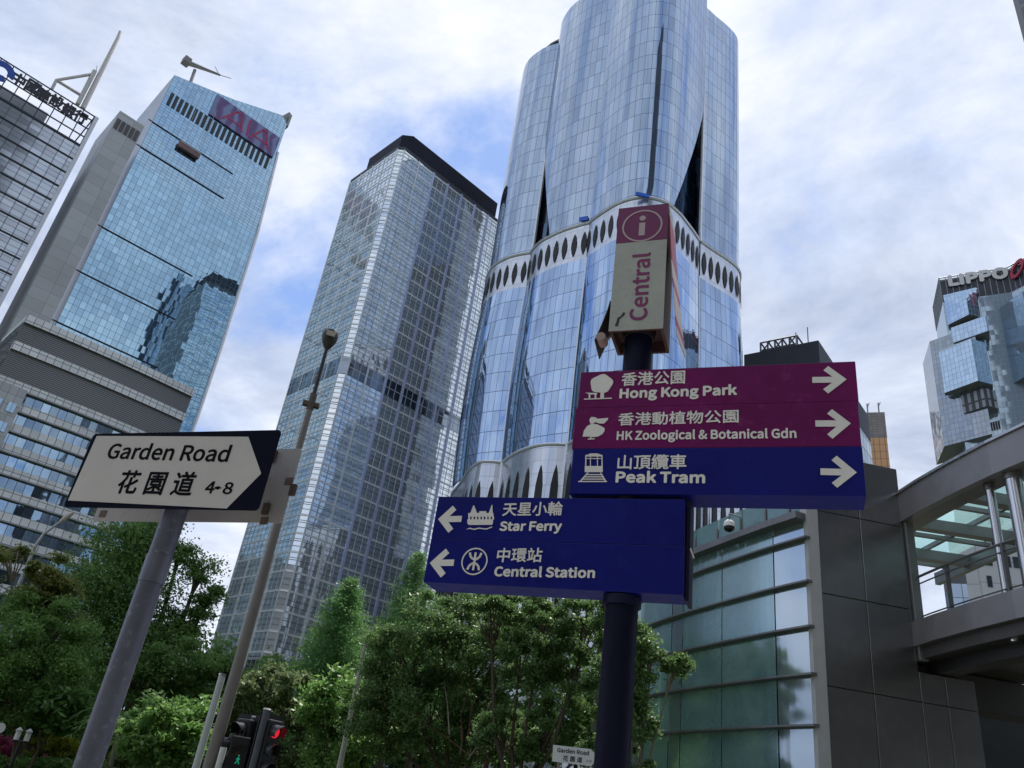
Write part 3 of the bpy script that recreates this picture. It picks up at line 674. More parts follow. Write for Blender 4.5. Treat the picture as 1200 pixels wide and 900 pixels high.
# ---- banded office block in front of the blue tower
def banded_block():
    D = 150; h = D*math.tan(rad(23.47)); K = pol(-34.96, D); pl = Plane(K, E1); L = line_az(K, E1, -23.45)
    zt = h+EZ
    t = T('banded_office_block', (K[0], K[1], 0), 'low office block of dark windows and pale tile bands in front of the blue tower', 'building')
    # gently bowed front
    n = 24
    def front(off): return [pl.w(L*i/n, 0, off+.7*math.sin(math.pi*i/n)) for i in range(n+1)]
    def foot(off): return [p[:2] for p in front(off)]+[(pl.w(L, 0, -14))[:2], (pl.w(0, 0, -14)-E1*0)[:2]]
    gm = facade('band_glass', (.30, .42, .52), 1.35, 3.6, .09, .1, (.05, .07, .09), .06, .09, (0.0,), .03, .3, (.015, .03, .04), .75, warp_scale=.3)
    mb = MB(); mb.prism(foot(0), 0, zt-1); t.part('window_wall', mb, gm)
    til = tiles('pale_tiles', (.80, .81, .80), 1.35, 1.6, .12, .12, (.22, .23, .24), .4, .12)
    sp = MB(); z = zt-11.8; 
    while z > 4:
        sp.prism(foot(.45), z-1.35, z); z -= 3.55
    t.part('tile_band', sp, til)
    led = MB(); z = zt-11.8
    while z > 4:
        led.prism(foot(.75), z-1.6, z-1.36); z -= 3.55
    t.part('ledge', led, plain('ledge_grey', (.36, .37, .38), .5, .1, .2, .4))
    tp = MB(); tp.prism(foot(1.0), zt-1.6, zt); tp.prism(foot(.8), zt-6.9, zt-5.3); 
    t.part('parapet', tp, til)
    lv = MB(); lv.prism(foot(.4), zt-5.29, zt-1.61); lv.prism(foot(.3), zt-11.7, zt-6.91)
    t.part('louvre_band', lv, facade('louvre_band', (.09, .10, .11), 60, .35, .02, .12, (.045, .05, .055), .02, .01, (0.0,), .35, .1, (.27, .265, .27), .2))
    # tower stair bay at the left end
    lb = MB(); lb.prism(quad_plan(pl.w(-.2, 0, 1.3), E1, 5.2, E2, 8), 0, zt-13); bay = t.part('stair_bay', lb, tiles('bay_tiles', (.5, .51, .52), 1.3, 1.8, .08, .08, (.22, .23, .24), .5, .12))
    z = zt-16
    bw_ = facade('bay_window', (.25, .38, .5), .65, 2, .06, .05, (.05, .06, .07), .05, .02, (0.0,), .03, .2, (.01, .02, .03), .8)
    while z > 6:
        for a in (.9, 3.1):
            wn = MB(); wn.box3(pl.w(a, z-1.6, 1.32), pl.r*1.3, (0, 0, 1.7), pl.n*.06); t.part('window', wn, bw_, bay)
        z -= 3.55
    wing = MB(); k2 = pl.w(0, 0, -.5); wing.prism(quad_plan(k2, E2, 30, E1, 12), 0, zt-2); t.part('rear_wing', wing, tiles('wing_stripes', (.30, .31, .33), 40, 3.0, .05, 1.2, (.12, .13, .15), .5, .1))
banded_block()

# ---- dark glass tower and golden tower behind the signs
def dark_tower():
    D = 190; h = D*math.tan(rad(32.02)); K = pol(24.26, D); zt = h+EZ
    dl = vz(-52); dr = vz(40)
    L1 = line_az(K, dl, 18.6); L2 = line_az(K, dr, 27.35)
    t = T('dark_glass_tower', (K[0], K[1], 0), 'black topped glass tower just behind the magenta sign panels', 'building')
    pts = quad_plan(K, dl, L1, dr, L2)
    mb = MB(); mb.prism(pts, 0, zt-9); t.part('glass_wall', mb, facade('dark_teal_glass', (.32, .44, .50), 3.2, 4.6, .28, .3, (.025, .03, .035), .03, .04, (0.0,), .03, .15, (.02, .03, .04), .7))
    c = np.mean(pts, axis=0); tb = MB(); tb.prism([c+(p-c)*1.004 for p in pts], zt-8.99, zt); t.part('black_parapet', tb, plain('parapet_black', (.03, .035, .045), .5, .2, .2, .2))
    pl = Plane(K, dl); fr = MB()
    a0, b0 = pl.sz(886, 412); a1, b1 = pl.sz(929, 395)
    p0, p1 = pl.w(a0, 0, -4), pl.w(a1, 0, -4); zb = zt-1
    for q in np.linspace(0, 1, 6):
        p = p0+(p1-p0)*q
        for e in (0, 5): fr.tube([p+dr*e+np.array([0, 0, zb]), p+dr*e+np.array([0, 0, zb+6.5])], .28, 5)
        fr.tube([p+np.array([0, 0, zb+6.5]), p+dr*5+np.array([0, 0, zb+6.5])], .25, 5)
    for zz in (3.2, 6.5):
        for e in (0, 5): fr.tube([p0+dr*e+np.array([0, 0, zb+zz]), p1+dr*e+np.array([0, 0, zb+zz])], .28, 5)
    for q in (0, .35, .7):
        a = p0+(p1-p0)*q; b = p0+(p1-p0)*(q+.28); fr.tube([a+np.array([0, 0, zb+3.2]), b+np.array([0, 0, zb+6.5])], .2, 5)
    t.part('roof_frame', fr, plain('roof_frame_dark', (.07, .075, .085), .5, .3, .2, .4))
    rb = MB(); rb.box3(p0+dr*.8+np.array([0, 0, zt-.5]), (p1-p0)*.95, dr*3.4, (0, 0, 4.2)); t.part('chiller', rb, plain('chiller_grey', (.13, .14, .15), .6, .2, .4, .6))
    am = MB()
    for x in (933, 947): 
        q = at(x, 398, D+1); am.tube([(q[0], q[1], zt-.5), (q[0], q[1], zt+(5 if x == 947 else 3.5))], .16, 5)
    t.part('roof_antenna', am, M_steel_d)
    D = 330; h = D*math.tan(rad(27.05)); K = pol(26.0, D); zt = h+EZ; r = vz(112); L1 = line_az(K, r, 28.45)
    t = T('golden_tower', (K[0], K[1], 0), 'golden mirrored tower peeking out right of the signs', 'building')
    mb = MB(); mb.prism(quad_plan(K, r, L1, vz(22), 25), 0, zt-12); t.part('gold_glass_wall', mb, facade('gold_glass', (.86, .54, .33), 2.2, 3.3, .25, .22, (.22, .12, .07), .03, .03, (0.0,), .06, .1, (.85, .46, .22), .35))
    tb = MB(); tb.prism(quad_plan(K, r, L1+.1, vz(22), 25), zt-11.99, zt); t.part('louvre_top', tb, tiles('brown_louvres', (.22, .19, .175), 2.2, 1.2, .2, .2, (.15, .13, .12), .5))
    am = MB()
    for az in (27.35, 28.1):
        q = pol(az, D+4); am.tube([(q[0], q[1], zt-.5), (q[0], q[1], zt+6)], .3, 5); am.tube([(q[0], q[1], zt+4), (q[0]+1, q[1], zt+6.5)], .2, 5)
    t.part('roof_antenna', am, M_steel_d)
dark_tower()

# ---- tower with stacked projecting boxes on the right
def boxy_tower():
    h = 172.0; zt = h+EZ
    A = pol(33.25, 245); B = pol(37.7, 246.5); Cc = pol(43.5, 233); Lf = pol(32.55, 262)
    pts = [A[:2], B[:2], Cc[:2], pol(44, 270)[:2], Lf[:2]]
    t = T('boxy_glass_tower', (A[0], A[1], 0), 'glass tower with projecting boxes and big white letters along its top', 'building')
    g = facade('boxy_glass', (.52, .67, .83), 1.25, 1.8, .1, .1, (.30, .38, .46), .015, .02, (0.0,), .03, .10, (.16, .24, .33), .72)  # body colours of both glasses lightened in place of distance haze
    gd = facade('boxy_glass_grey', (.50, .62, .70), 1.25, 1.8, .09, .1, (.26, .32, .36), .012, .02, (0.0,), .05, .10, (.30, .38, .46), .48)
    mb = MB(); mb.prism(pts, 0, zt-9.5); t.part('glass_wall', mb, gd)
    top = MB(); top.prism(pts, zt-9.49, zt-.8); t.part('sign_band', top, plain('sign_band_dark', (.035, .04, .05), .5, .1, .3, .3))
    rl = MB(); c = np.mean(pts, axis=0)
    for z in (zt, zt-1.4): 
        for i in range(len(pts)):
            a, b = pts[i], pts[(i+1) % len(pts)]; rl.tube([(*a, z), (*b, z)], .22, 5)
    for i in range(len(pts)):
        a, b = pts[i], pts[(i+1) % len(pts)]; n = int(np.linalg.norm(b-a)/1.6)
        for k in range(n): p = a+(b-a)*k/n; rl.tube([(*p, zt-9.5), (*p, zt)], .16, 4)
    t.part('roof_fins', rl, plain('roof_fin_grey', (.22, .24, .26), .5, .3, .2, .4))
    pl = Plane(A, B-A)
    lt = MB(); x0, zb = pl.sz(1113, 334); x1, zb2 = pl.sz(1181, 326.5); hh = pl.sz(1145, 319)[1]-pl.sz(1145, 331)[1]
    text_on(lt, 'LIPPO', pl, x0, zb-.7, x1, zb-.7, hh*.95, .4, .085, .3, None, 1.0)
    t.part('lettering', lt, plain('letter_white', (.62, .62, .60), .5, 0, .1, .3))
    pr = Plane(B, Cc-B); lg = MB(); s, z = pr.sz(1194, 316)
    for i in range(22):
        a0, a1 = 2*math.pi*i/22, 2*math.pi*(i+1)/22
        lg.slab([pr.w(s+r*math.cos(a)*.8+.5*r*math.sin(a), z+r*math.sin(a)*1.1, .5) for r, a in ((1.6, a0), (2.7, a0), (2.7, a1), (1.6, a1))], pr.n, .5)
    lg.slab([pr.w(s+2+a, z+b, .5) for a, b in ((0, -3), (.9, -3), (2.4, 3), (1.5, 3))], pr.n, .5)
    t.part('red_emblem', lg, plain('emblem_red', (.38, .015, .05), .5, 0, .2, .4))
    und = plain('soffit_grey', (.20, .21, .22), .6, 0, .2, .4)  # lightened as well, haze put into the colour
    def pbox(name, pl, xl, yt, xr, yb, dep, mat, chamfer=0.35):
        s0 = pl.sz(xl, yb)[0]; s1 = pl.sz(xr, yb)[0]; z1 = pl.sz((xl+xr)/2, yt)[1]; z0 = pl.sz((xl+xr)/2, yb)[1]
        ch = (s1-s0)*chamfer; k = dep/(s1-s0)
        fp = [pl.w(s0, 0, .01), pl.w(s0, 0, dep*.25), pl.w(s1-ch, 0, dep), pl.w(s1, 0, max(.3, dep-ch*.9)), pl.w(s1, 0, .01)]
        m = MB(); m.prism([p[:2] for p in fp], z0, z1, 0, True, True, 1)
        return t.part(name, m, [mat, und])
    pbox('projecting_bay', pl, 1111, 352, 1150, 381, 6, g)
    pbox('projecting_bay', pl, 1117, 384, 1160, 402, 6, g, .05)
    pbox('projecting_bay', pl, 1107, 412, 1164, 461, 7.5, g, .3)
    pbox('projecting_bay', pl, 1106, 344, 1147, 351, 2.2, g, .05)
    pbox('projecting_bay', pl, 1122, 403, 1157, 412, 2.2, g, .05)
    pbox('louvre_bay', pl, 1129, 464, 1170, 485, 5, tiles('louvre_frames', (.32, .35, .37), 2.0, 5, 1.1, .6, (.05, .055, .065), .5), .3)
    pbox('projecting_bay', pr, 1172, 352, 1235, 449, 5, gd, .02)
    pbox('glass_strip', pl, 1152, 345, 1158, 470, 2.0, g, .2)
    sl_ = MB(); a, z1 = pl.sz(1100, 396); Lp = pol(32.0, 247); 
    sl_.prism([Lp[:2], A[:2]+np.array([1.5, -3]), pl.w(7, 0, 4)[:2], pl.w(7, 0, -6)[:2], (Lp+vz(20)*14)[:2]], pol(32, 247, 247*math.tan(rad(24.5)))[2], pol(32, 247, 247*math.tan(rad(31.2)))[2], 0, True, True, 1)
    t.part('corner_block', sl_, [facade('corner_block_glass', (.46, .52, .58), 1.25, 1.8, .09, .1, (.2, .24, .28), .03, .05, (0.0,), .08, .12, (.12, .14, .16), .5), und])
    vb = MB()
    for i in range(14): s, z = pl.sz(1132+i*2.9, 508-i*.75); vb.box3(pl.w(s, z-1.2, .05), pl.r*.5, (0, 0, 2.6), pl.n*.2)
    t.part('vent_slot', vb, plain('slot_black', (.01, .012, .015), .6, 0, .2, .5))
boxy_tower()

# ---- white residential block and grey box behind the footbridge
def far_right():
    D = 120; K = pol(32.0, D); r = vz(118); h = D*math.tan(rad(21.3)); L1 = line_az(K, r, 33.0)
    t = T('white_apartment_block', (K[0], K[1], 0), 'white apartment block with rows of small windows seen through the footbridge', 'building')
    K2 = pol(32.95, D-1); mb = MB(); mb.prism(quad_plan(K, r, L1, vz(32), 16), 0, h+EZ); mb.prism(quad_plan(K2, vz(100), 60, vz(20), 16), 0, h+EZ-.4); t.part('wall', mb, tiles('white_wall', (.62, .63, .64), 3.0, 3.0, .04, .14, (.45, .46, .48), .5, .08))
    pl = Plane(K2, vz(100)); z = h-2.6; cnt = 0; wm = plain('window_dark', (.04, .055, .075), .15, .3, .3, .5)
    while z > 20 and cnt < 100:
        a = .8
        while a < 9.5 and cnt < 100:
            wn = MB(); wn.box3(pl.w(a, z, .02), pl.r*(.6 if random.random() < .5 else 1.0), (0, 0, 1.5), pl.n*.05); a += random.choice((1.3, 1.6, 2.3))
            t.part('window', wn, wm); cnt += 1
        z -= 2.9
    D = 100; K = pol(31.2, D); r = vz(115); h = D*math.tan(rad(17.2))
    t = T('grey_lift_tower', (K[0], K[1], 0), 'small grey glazed box tower left of the white apartments', 'building')
    mb = MB(); mb.prism(quad_plan(K, r, line_az(K, r, 32.15), vz(25), 6), 0, h+EZ-2.2); t.part('glazed_shaft', mb, facade('shaft_glass', (.5, .6, .68), 1.1, 1.6, .08, .08, (.25, .28, .32), .02, .02, (0.0,), .05, .1, (.1, .12, .14), .6))
    mb = MB(); mb.prism(quad_plan(K, r, line_az(K, r, 32.15)+.05, vz(25), 6), h+EZ-2.19, h+EZ); t.part('plain_top', mb, plain('shaft_grey', (.16, .17, .19), .6, .1, .2, .5))
    D = 75; K = pol(42.12, D); 
    t = T('slab_tower_edge', (K[0], K[1], 0), 'grey tower edge cutting the top right corner of the picture', 'building')
    mb = MB(); mb.prism([K[:2], (K+vz(132)*26)[:2], (K+vz(132)*26+vz(55)*18)[:2], (K+vz(55)*18)[:2]], 0, 110); t.part('wall', mb, tiles('slate_wall', (.15, .17, .21), 2.4, 3.4, .5, .5, (.25, .25, .26), .4, .15, .2))
far_right()

# ---- towers and blocks across the road behind the photographer (seen only as reflections)
def behind():
    spec = [(118, 90, 34, 26, 75, 'brown'), (150, 70, 30, 22, 52, 'grey'), (96, 120, 30, 24, 95, 'dark'), (-150, 80, 36, 24, 60, 'grey'), (-110, 110, 30, 26, 90, 'brown'), (172, 110, 40, 24, 70, 'dark'), (143, 66, 58, 40, 360, 'dark'), (-158, 150, 28, 26, 230, 'dark')]  # last two towers are added to mirror dark streaks in the glass
    lab = ['brown tiled office slab across the road to the right rear', 'grey low slab block behind the photographer on the right', 'dark glass slab far off to the right', 'grey wide slab behind the photographer on the left', 'brown tiled slab far off to the left', 'dark glass block straight behind the photographer', 'very tall slim dark tower to the right rear', 'tall dark tower to the left rear']
    for (az, D, wd, dp, h, k), lb in zip(spec, lab):
        K = pol(az, D); t = T('rear_office_block', (K[0], K[1], 0), lb, 'building', 'office blocks behind the photographer')
        mb = MB(); r = vz(az+90+8); mb.prism(quad_plan(K-r*wd/2, r, wd, vz(az+8), dp), 0, h)
        col = dict(brown=(.13, .105, .09), grey=(.20, .20, .20), dark=(.04, .05, .06))[k]
        t.part('wall', mb, tiles('rear_'+k, (.03, .04, .05), 3.2, 3.5, 1.2, 1.5, col, .35, .3))
behind()

# ================================================================ glass building and footbridge on the right
def tan_h(px, py, dist): return dist*math.tan(rad(azel(px, py)[1]))
GC = np.array([7.15, 17.08])                               # corner between glass wall and metal wall
def glass_building():
    t = T('glass_fronted_building', (GC[0], GC[1], 0), 'low building with curved green glass front, metal fins and dark steel side wall', 'building')
    path = [(7.15, 17.08), (6.72, 18.15), (6.25, 19.5), (5.75, 21.0), (5.3, 22.6), (4.98, 24.2), (4.8, 26), (4.75, 28), (4.9, 31), (5.4, 35)]
    P = np.array(path); 
    out = []
    ext = np.vstack([2*P[0]-P[1], P, 2*P[-1]-P[-2]])
    for i in range(len(P)-1):
        for q in np.linspace(0, 1, 6, endpoint=False):
            a, b, c, d = ext[i:i+4]; out.append(.5*((2*b)+(c-a)*q+(2*a-5*b+4*c-d)*q*q+(3*b-a-3*c+d)*q**3))
    out.append(P[-1]); P = np.array(out)
    ZR = EZ+6.75
    L = np.r_[0, np.cumsum(np.linalg.norm(np.diff(P, axis=0), axis=1))]
    nrm = np.array([np.append(-(P[min(i+1, len(P)-1)]-P[max(i-1, 0)])[1], (P[min(i+1, len(P)-1)]-P[max(i-1, 0)])[0]) for i in range(len(P))]); nrm /= np.linalg.norm(nrm, axis=1)[:, None]
    nrm *= np.sign(-(nrm*P).sum(1))[:, None]
    m, tt, o = newmat('green_glass')
    c = N(tt, 'ShaderNodeTexCoord'); uvn = N(tt, 'ShaderNodeUVMap'); uvn.uv_map = 'UVMap'
    wv = noise(tt, c.outputs['Object'], .55, 4, .55, .6); st = noise(tt, c.outputs['Object'], 2.2, 8, .6, .8)
    b = prin(tt, ramp(tt, mth(tt, 'ADD', mth(tt, 'MULTIPLY', wv, .6), mth(tt, 'MULTIPLY', st, .4)), [(.3, (.13, .25, .26)), (.55, (.21, .36, .375)), (.75, (.33, .47, .48))]), .12, 0, .5)
    g = prin(tt, (.60, .80, .86), .16, 1.0)
    bp = N(tt, 'ShaderNodeBump'); bp.inputs['Strength'].default_value = .02; bp.inputs['Distance'].default_value = .1; link(tt, wv, bp.inputs['Height']); link(tt, bp.outputs[0], g.inputs['Normal'])
    tr = N(tt, 'ShaderNodeBsdfTransparent'); tr.inputs[0].default_value = (.55, .78, .78, 1)
    fr = N(tt, 'ShaderNodeFresnel'); fr.inputs[0].default_value = 1.55
    m1 = N(tt, 'ShaderNodeMixShader'); m1.inputs[0].default_value = .20; link(tt, b.outputs[0], m1.inputs[1]); link(tt, tr.outputs[0], m1.inputs[2])
    m2 = N(tt, 'ShaderNodeMixShader'); link(tt, mth(tt, 'ADD', mth(tt, 'MULTIPLY', fr.outputs[0], .34), .04, clamp=True), m2.inputs[0]); link(tt, m1.outputs[0], m2.inputs[1]); link(tt, g.outputs[0], m2.inputs[2])
    link(tt, m2.outputs[0], o.inputs[0])
    # panes between the vertical joints; the pale panes reflect the sky
    m_pale = facade('pale_pane', (.66, .76, .84), 50, 50, .01, .01, (.3, .35, .38), .0, .02, (0.0,), .08, .02, (.16, .23, .26), .55)
    cuts = [0, 1.1, 3.1, 4.9, 5.5, 8.8, 18.4]
    def seg(l0, l1):
        ls = [l0]+[q for q in L if l0+.02 < q < l1-.02]+[l1]; return [(np.interp(q, L, P[:, 0]), np.interp(q, L, P[:, 1])) for q in ls], ls
    for k, (a, b_) in enumerate(zip(cuts[:-1], cuts[1:])):
        pts, ls = seg(a+.02, min(b_-.02, L[-1])); mb = MB()
        for i in range(len(pts)-1): mb.poly([(*pts[i], 0), (*pts[i+1], 0), (*pts[i+1], ZR), (*pts[i], ZR)], [(ls[i], 0), (ls[i+1], 0), (ls[i+1], ZR), (ls[i], ZR)])
        t.part('glass_pane', mb, m_pale if k in (0, 3) else m)
    for hgt in (6.3, 5.3, 4.32, 3.34, 2.34, 1.36, .38, -.6):
        z = EZ+hgt; fn = MB(); w_ = .17
        ext0 = P[0]+(P[0]-P[3])/np.linalg.norm(P[0]-P[3])*.1
        PP = np.vstack([[ext0], P]); NN = np.vstack([[nrm[0]], nrm])
        for i in range(len(PP)-1):
            a, b_ = PP[i], PP[i+1]; na, nb = NN[i], NN[i+1]
            q = lambda p, n, d, zz: (*(p+n*d), zz)
            A0, A1, B0, B1 = q(a, na, .01, z-.035), q(a, na, w_, z-.02), q(b_, nb, .01, z-.035), q(b_, nb, w_, z-.02)
            A2, A3, B2, B3 = q(a, na, w_, z+.02), q(a, na, .01, z+.035), q(b_, nb, w_, z+.02), q(b_, nb, .01, z+.035)
            fn.poly([A0, A1, B1, B0]); fn.poly([A1, A2, B2, B1]); fn.poly([A2, A3, B3, B2])
            if i == 0: fn.poly([A0, A3, A2, A1])
        t.part('fin', fn, M_steel_d)
    # roof edge, balustrade
    re_ = MB(); off = MB()
    for i in range(len(P)-1):
        a, b_ = P[i], P[i+1]
        re_.box3((*(a+nrm[i]*.02), ZR-.02), (*(b_-a), 0), (*(nrm[i]*.3), 0), (0, 0, .16))
    # pale gutter inside and floors behind the glass
    t.part('roof_edge', re_, M_steel_d)
    for i in range(0, len(P)-4, 4):
        a, b_ = P[i]-nrm[i]*.25, P[i+4]-nrm[i+4]*.25
        q = MB(); d = (b_-a); q.slab([(*(a+d*.02), ZR+.14), (*(b_-d*.02), ZR+.14), (*(b_-d*.02), ZR+1.0), (*(a+d*.02), ZR+1.0)], (*(-nrm[i]), 0), .02); t.part('balustrade_pane', q, m)
        q = MB(); c0 = P[i]-nrm[i]*.22
        q.slab([(*c0, ZR+.14), (*(c0-nrm[i]*1.0), ZR+.14), (*c0, ZR+.75)], (*(d/np.linalg.norm(d)), 0), .06); t.part('balustrade_bracket', q, M_steel_d)
    fl = MB()
    for z in (.2, 3.6, ZR-.3):
        poly = [tuple(p-n*.35) for p, n in zip(P[::3], nrm[::3])]+[(8.6, 34), (8.6, 18.2)]; fl.prism(poly, z, z+.28)
    t.part('floor_slab', fl, M_conc)
    bw = MB(); bw.prism([(8.6, 17.9), (9.0, 17.9), (8.0, 33), (7.6, 33)], 0, ZR-.4); t.part('inner_wall', bw, plain('inner_wall', (.45, .47, .46), .7, 0, .2, .7))
    for i in range(3, len(P)-6, 8):
        q = MB(); c0 = P[i]-nrm[i]*.9; q.tube([(*c0, 0), (*c0, ZR)], .14, 10); t.part('inner_column', q, M_steel)
    # corner trim and steel-clad side wall
    q = MB(); q.box3((GC[0]-.02, GC[1]-.07, 0), (.27, .03, 0), (-.03, .3, 0), (0, 0, EZ+8.5)); t.part('corner_trim', q, plain('light_trim', (.52, .52, .52), .5, .2, .12, .6))
    W0 = np.array([GC[0]+.252, GC[1]-.02, 0]); d = np.array([1.0, .13, 0]); d /= np.linalg.norm(d); nr = np.array([d[1], -d[0], 0])
    m, tt, o = newmat('steel_cladding'); c = N(tt, 'ShaderNodeTexCoord')
    mp_ = N(tt, 'ShaderNodeMapping'); mp_.inputs['Scale'].default_value = (1, 1, 2.5); link(tt, c.outputs['Object'], mp_.inputs[0])
    n1 = noise(tt, mp_.outputs[0], .3, 3, .5, .3); n2 = noise(tt, c.outputs['Object'], 5, 6, .5)
    cc = ramp(tt, mth(tt, 'ADD', mth(tt, 'MULTIPLY', n1, .65), mth(tt, 'MULTIPLY', n2, .35)), [(.34, (.25, .25, .26)), (.52, (.30, .30, .305)), (.68, (.36, .365, .37))])
    b = prin(tt, cc, .27, .9); bp = N(tt, 'ShaderNodeBump'); bp.inputs['Strength'].default_value = .12; bp.inputs['Distance'].default_value = .12; link(tt, n1, bp.inputs['Height']); link(tt, bp.outputs[0], b.inputs['Normal']); link(tt, b.outputs[0], o.inputs[0])
    zs = [0, EZ+1.25, EZ+3.16, EZ+5.1, EZ+7.02, EZ+8.5]; xs = [0, 1.07, 2.17, 2.78, 3.5]
    cw = MB(); cw.box3(W0-nr*.12, d*2.1, -nr*.5, (0, 0, EZ+8.44)); cw.box3(W0-nr*.12+d*2.101, d*1.39, -nr*.5, (0, 0, EZ+3.7)); t.part('wall_core', cw, plain('joint_dark', (.01, .01, .012), .8, 0, .2, 1))
    for a, b_ in zip(xs[:-1], xs[1:]):
        for z0, z1 in zip(zs[:-1], zs[1:]):
            if a > 2 and z0 > EZ+3.2: continue
            if a > 2 and z0 > EZ+3: z1 = EZ+3.78
            q = MB(); q.box3(W0+d*(a+.008)+np.array([0, 0, z0+.008]), d*(b_-a-.016), -nr*.10, (0, 0, z1-z0-.016)); bevel(t.part('steel_panel', q, m), .006, 1)
    cb = MB(); cb.box3(W0+d*.0-nr*.63, d*1.9, -nr*5, (0, 0, EZ+6.5)); t.part('rear_block', cb, M_conc_shade)
    # dome camera on the roof edge
    i = 9
    q = at(868.5, 603, np.hypot(*(P[i]+nrm[i]*.4))); i = int(np.argmin(np.abs([math.degrees(math.atan2(*p))-azel(868, 604)[0] for p in P]))); p = P[i]+nrm[i]*.34; q = np.array([p[0], p[1], ZR+.34])
    cm = T('dome_camera', q, 'small white dome camera on the roof edge of the glass building', 'camera')
    mb = MB(); prof = [(0, .17), (.07, .165), (.12, .12), (.15, .05), (.155, -.02)]
    mb.tube([(q[0], q[1], q[2]+z) for r, z in prof], [max(r, .01) for r, z in prof], 16); cm.part('housing', mb, plain('camera_white', (.75, .75, .74), .35, 0, .06, 4), smooth=True)
    mb = MB(); prof = [(.135, -.02), (.13, -.08), (.09, -.13), (.02, -.16)]; mb.tube([(q[0], q[1], q[2]+z) for r, z in prof], [r for r, z in prof], 16); cm.part('dome', mb, plain('dome_black', (.01, .01, .012), .08, 0, .2, 4), smooth=True)
    mb = MB(); mb.tube([(q[0], q[1], q[2]+.15), (q[0], q[1], q[2]+.34), (*(p-nrm[i]*.34), q[2]+.34), (*(p-nrm[i]*.34), ZR+.14)], .022, 6); cm.part('bracket', mb, M_steel_d)
glass_building()

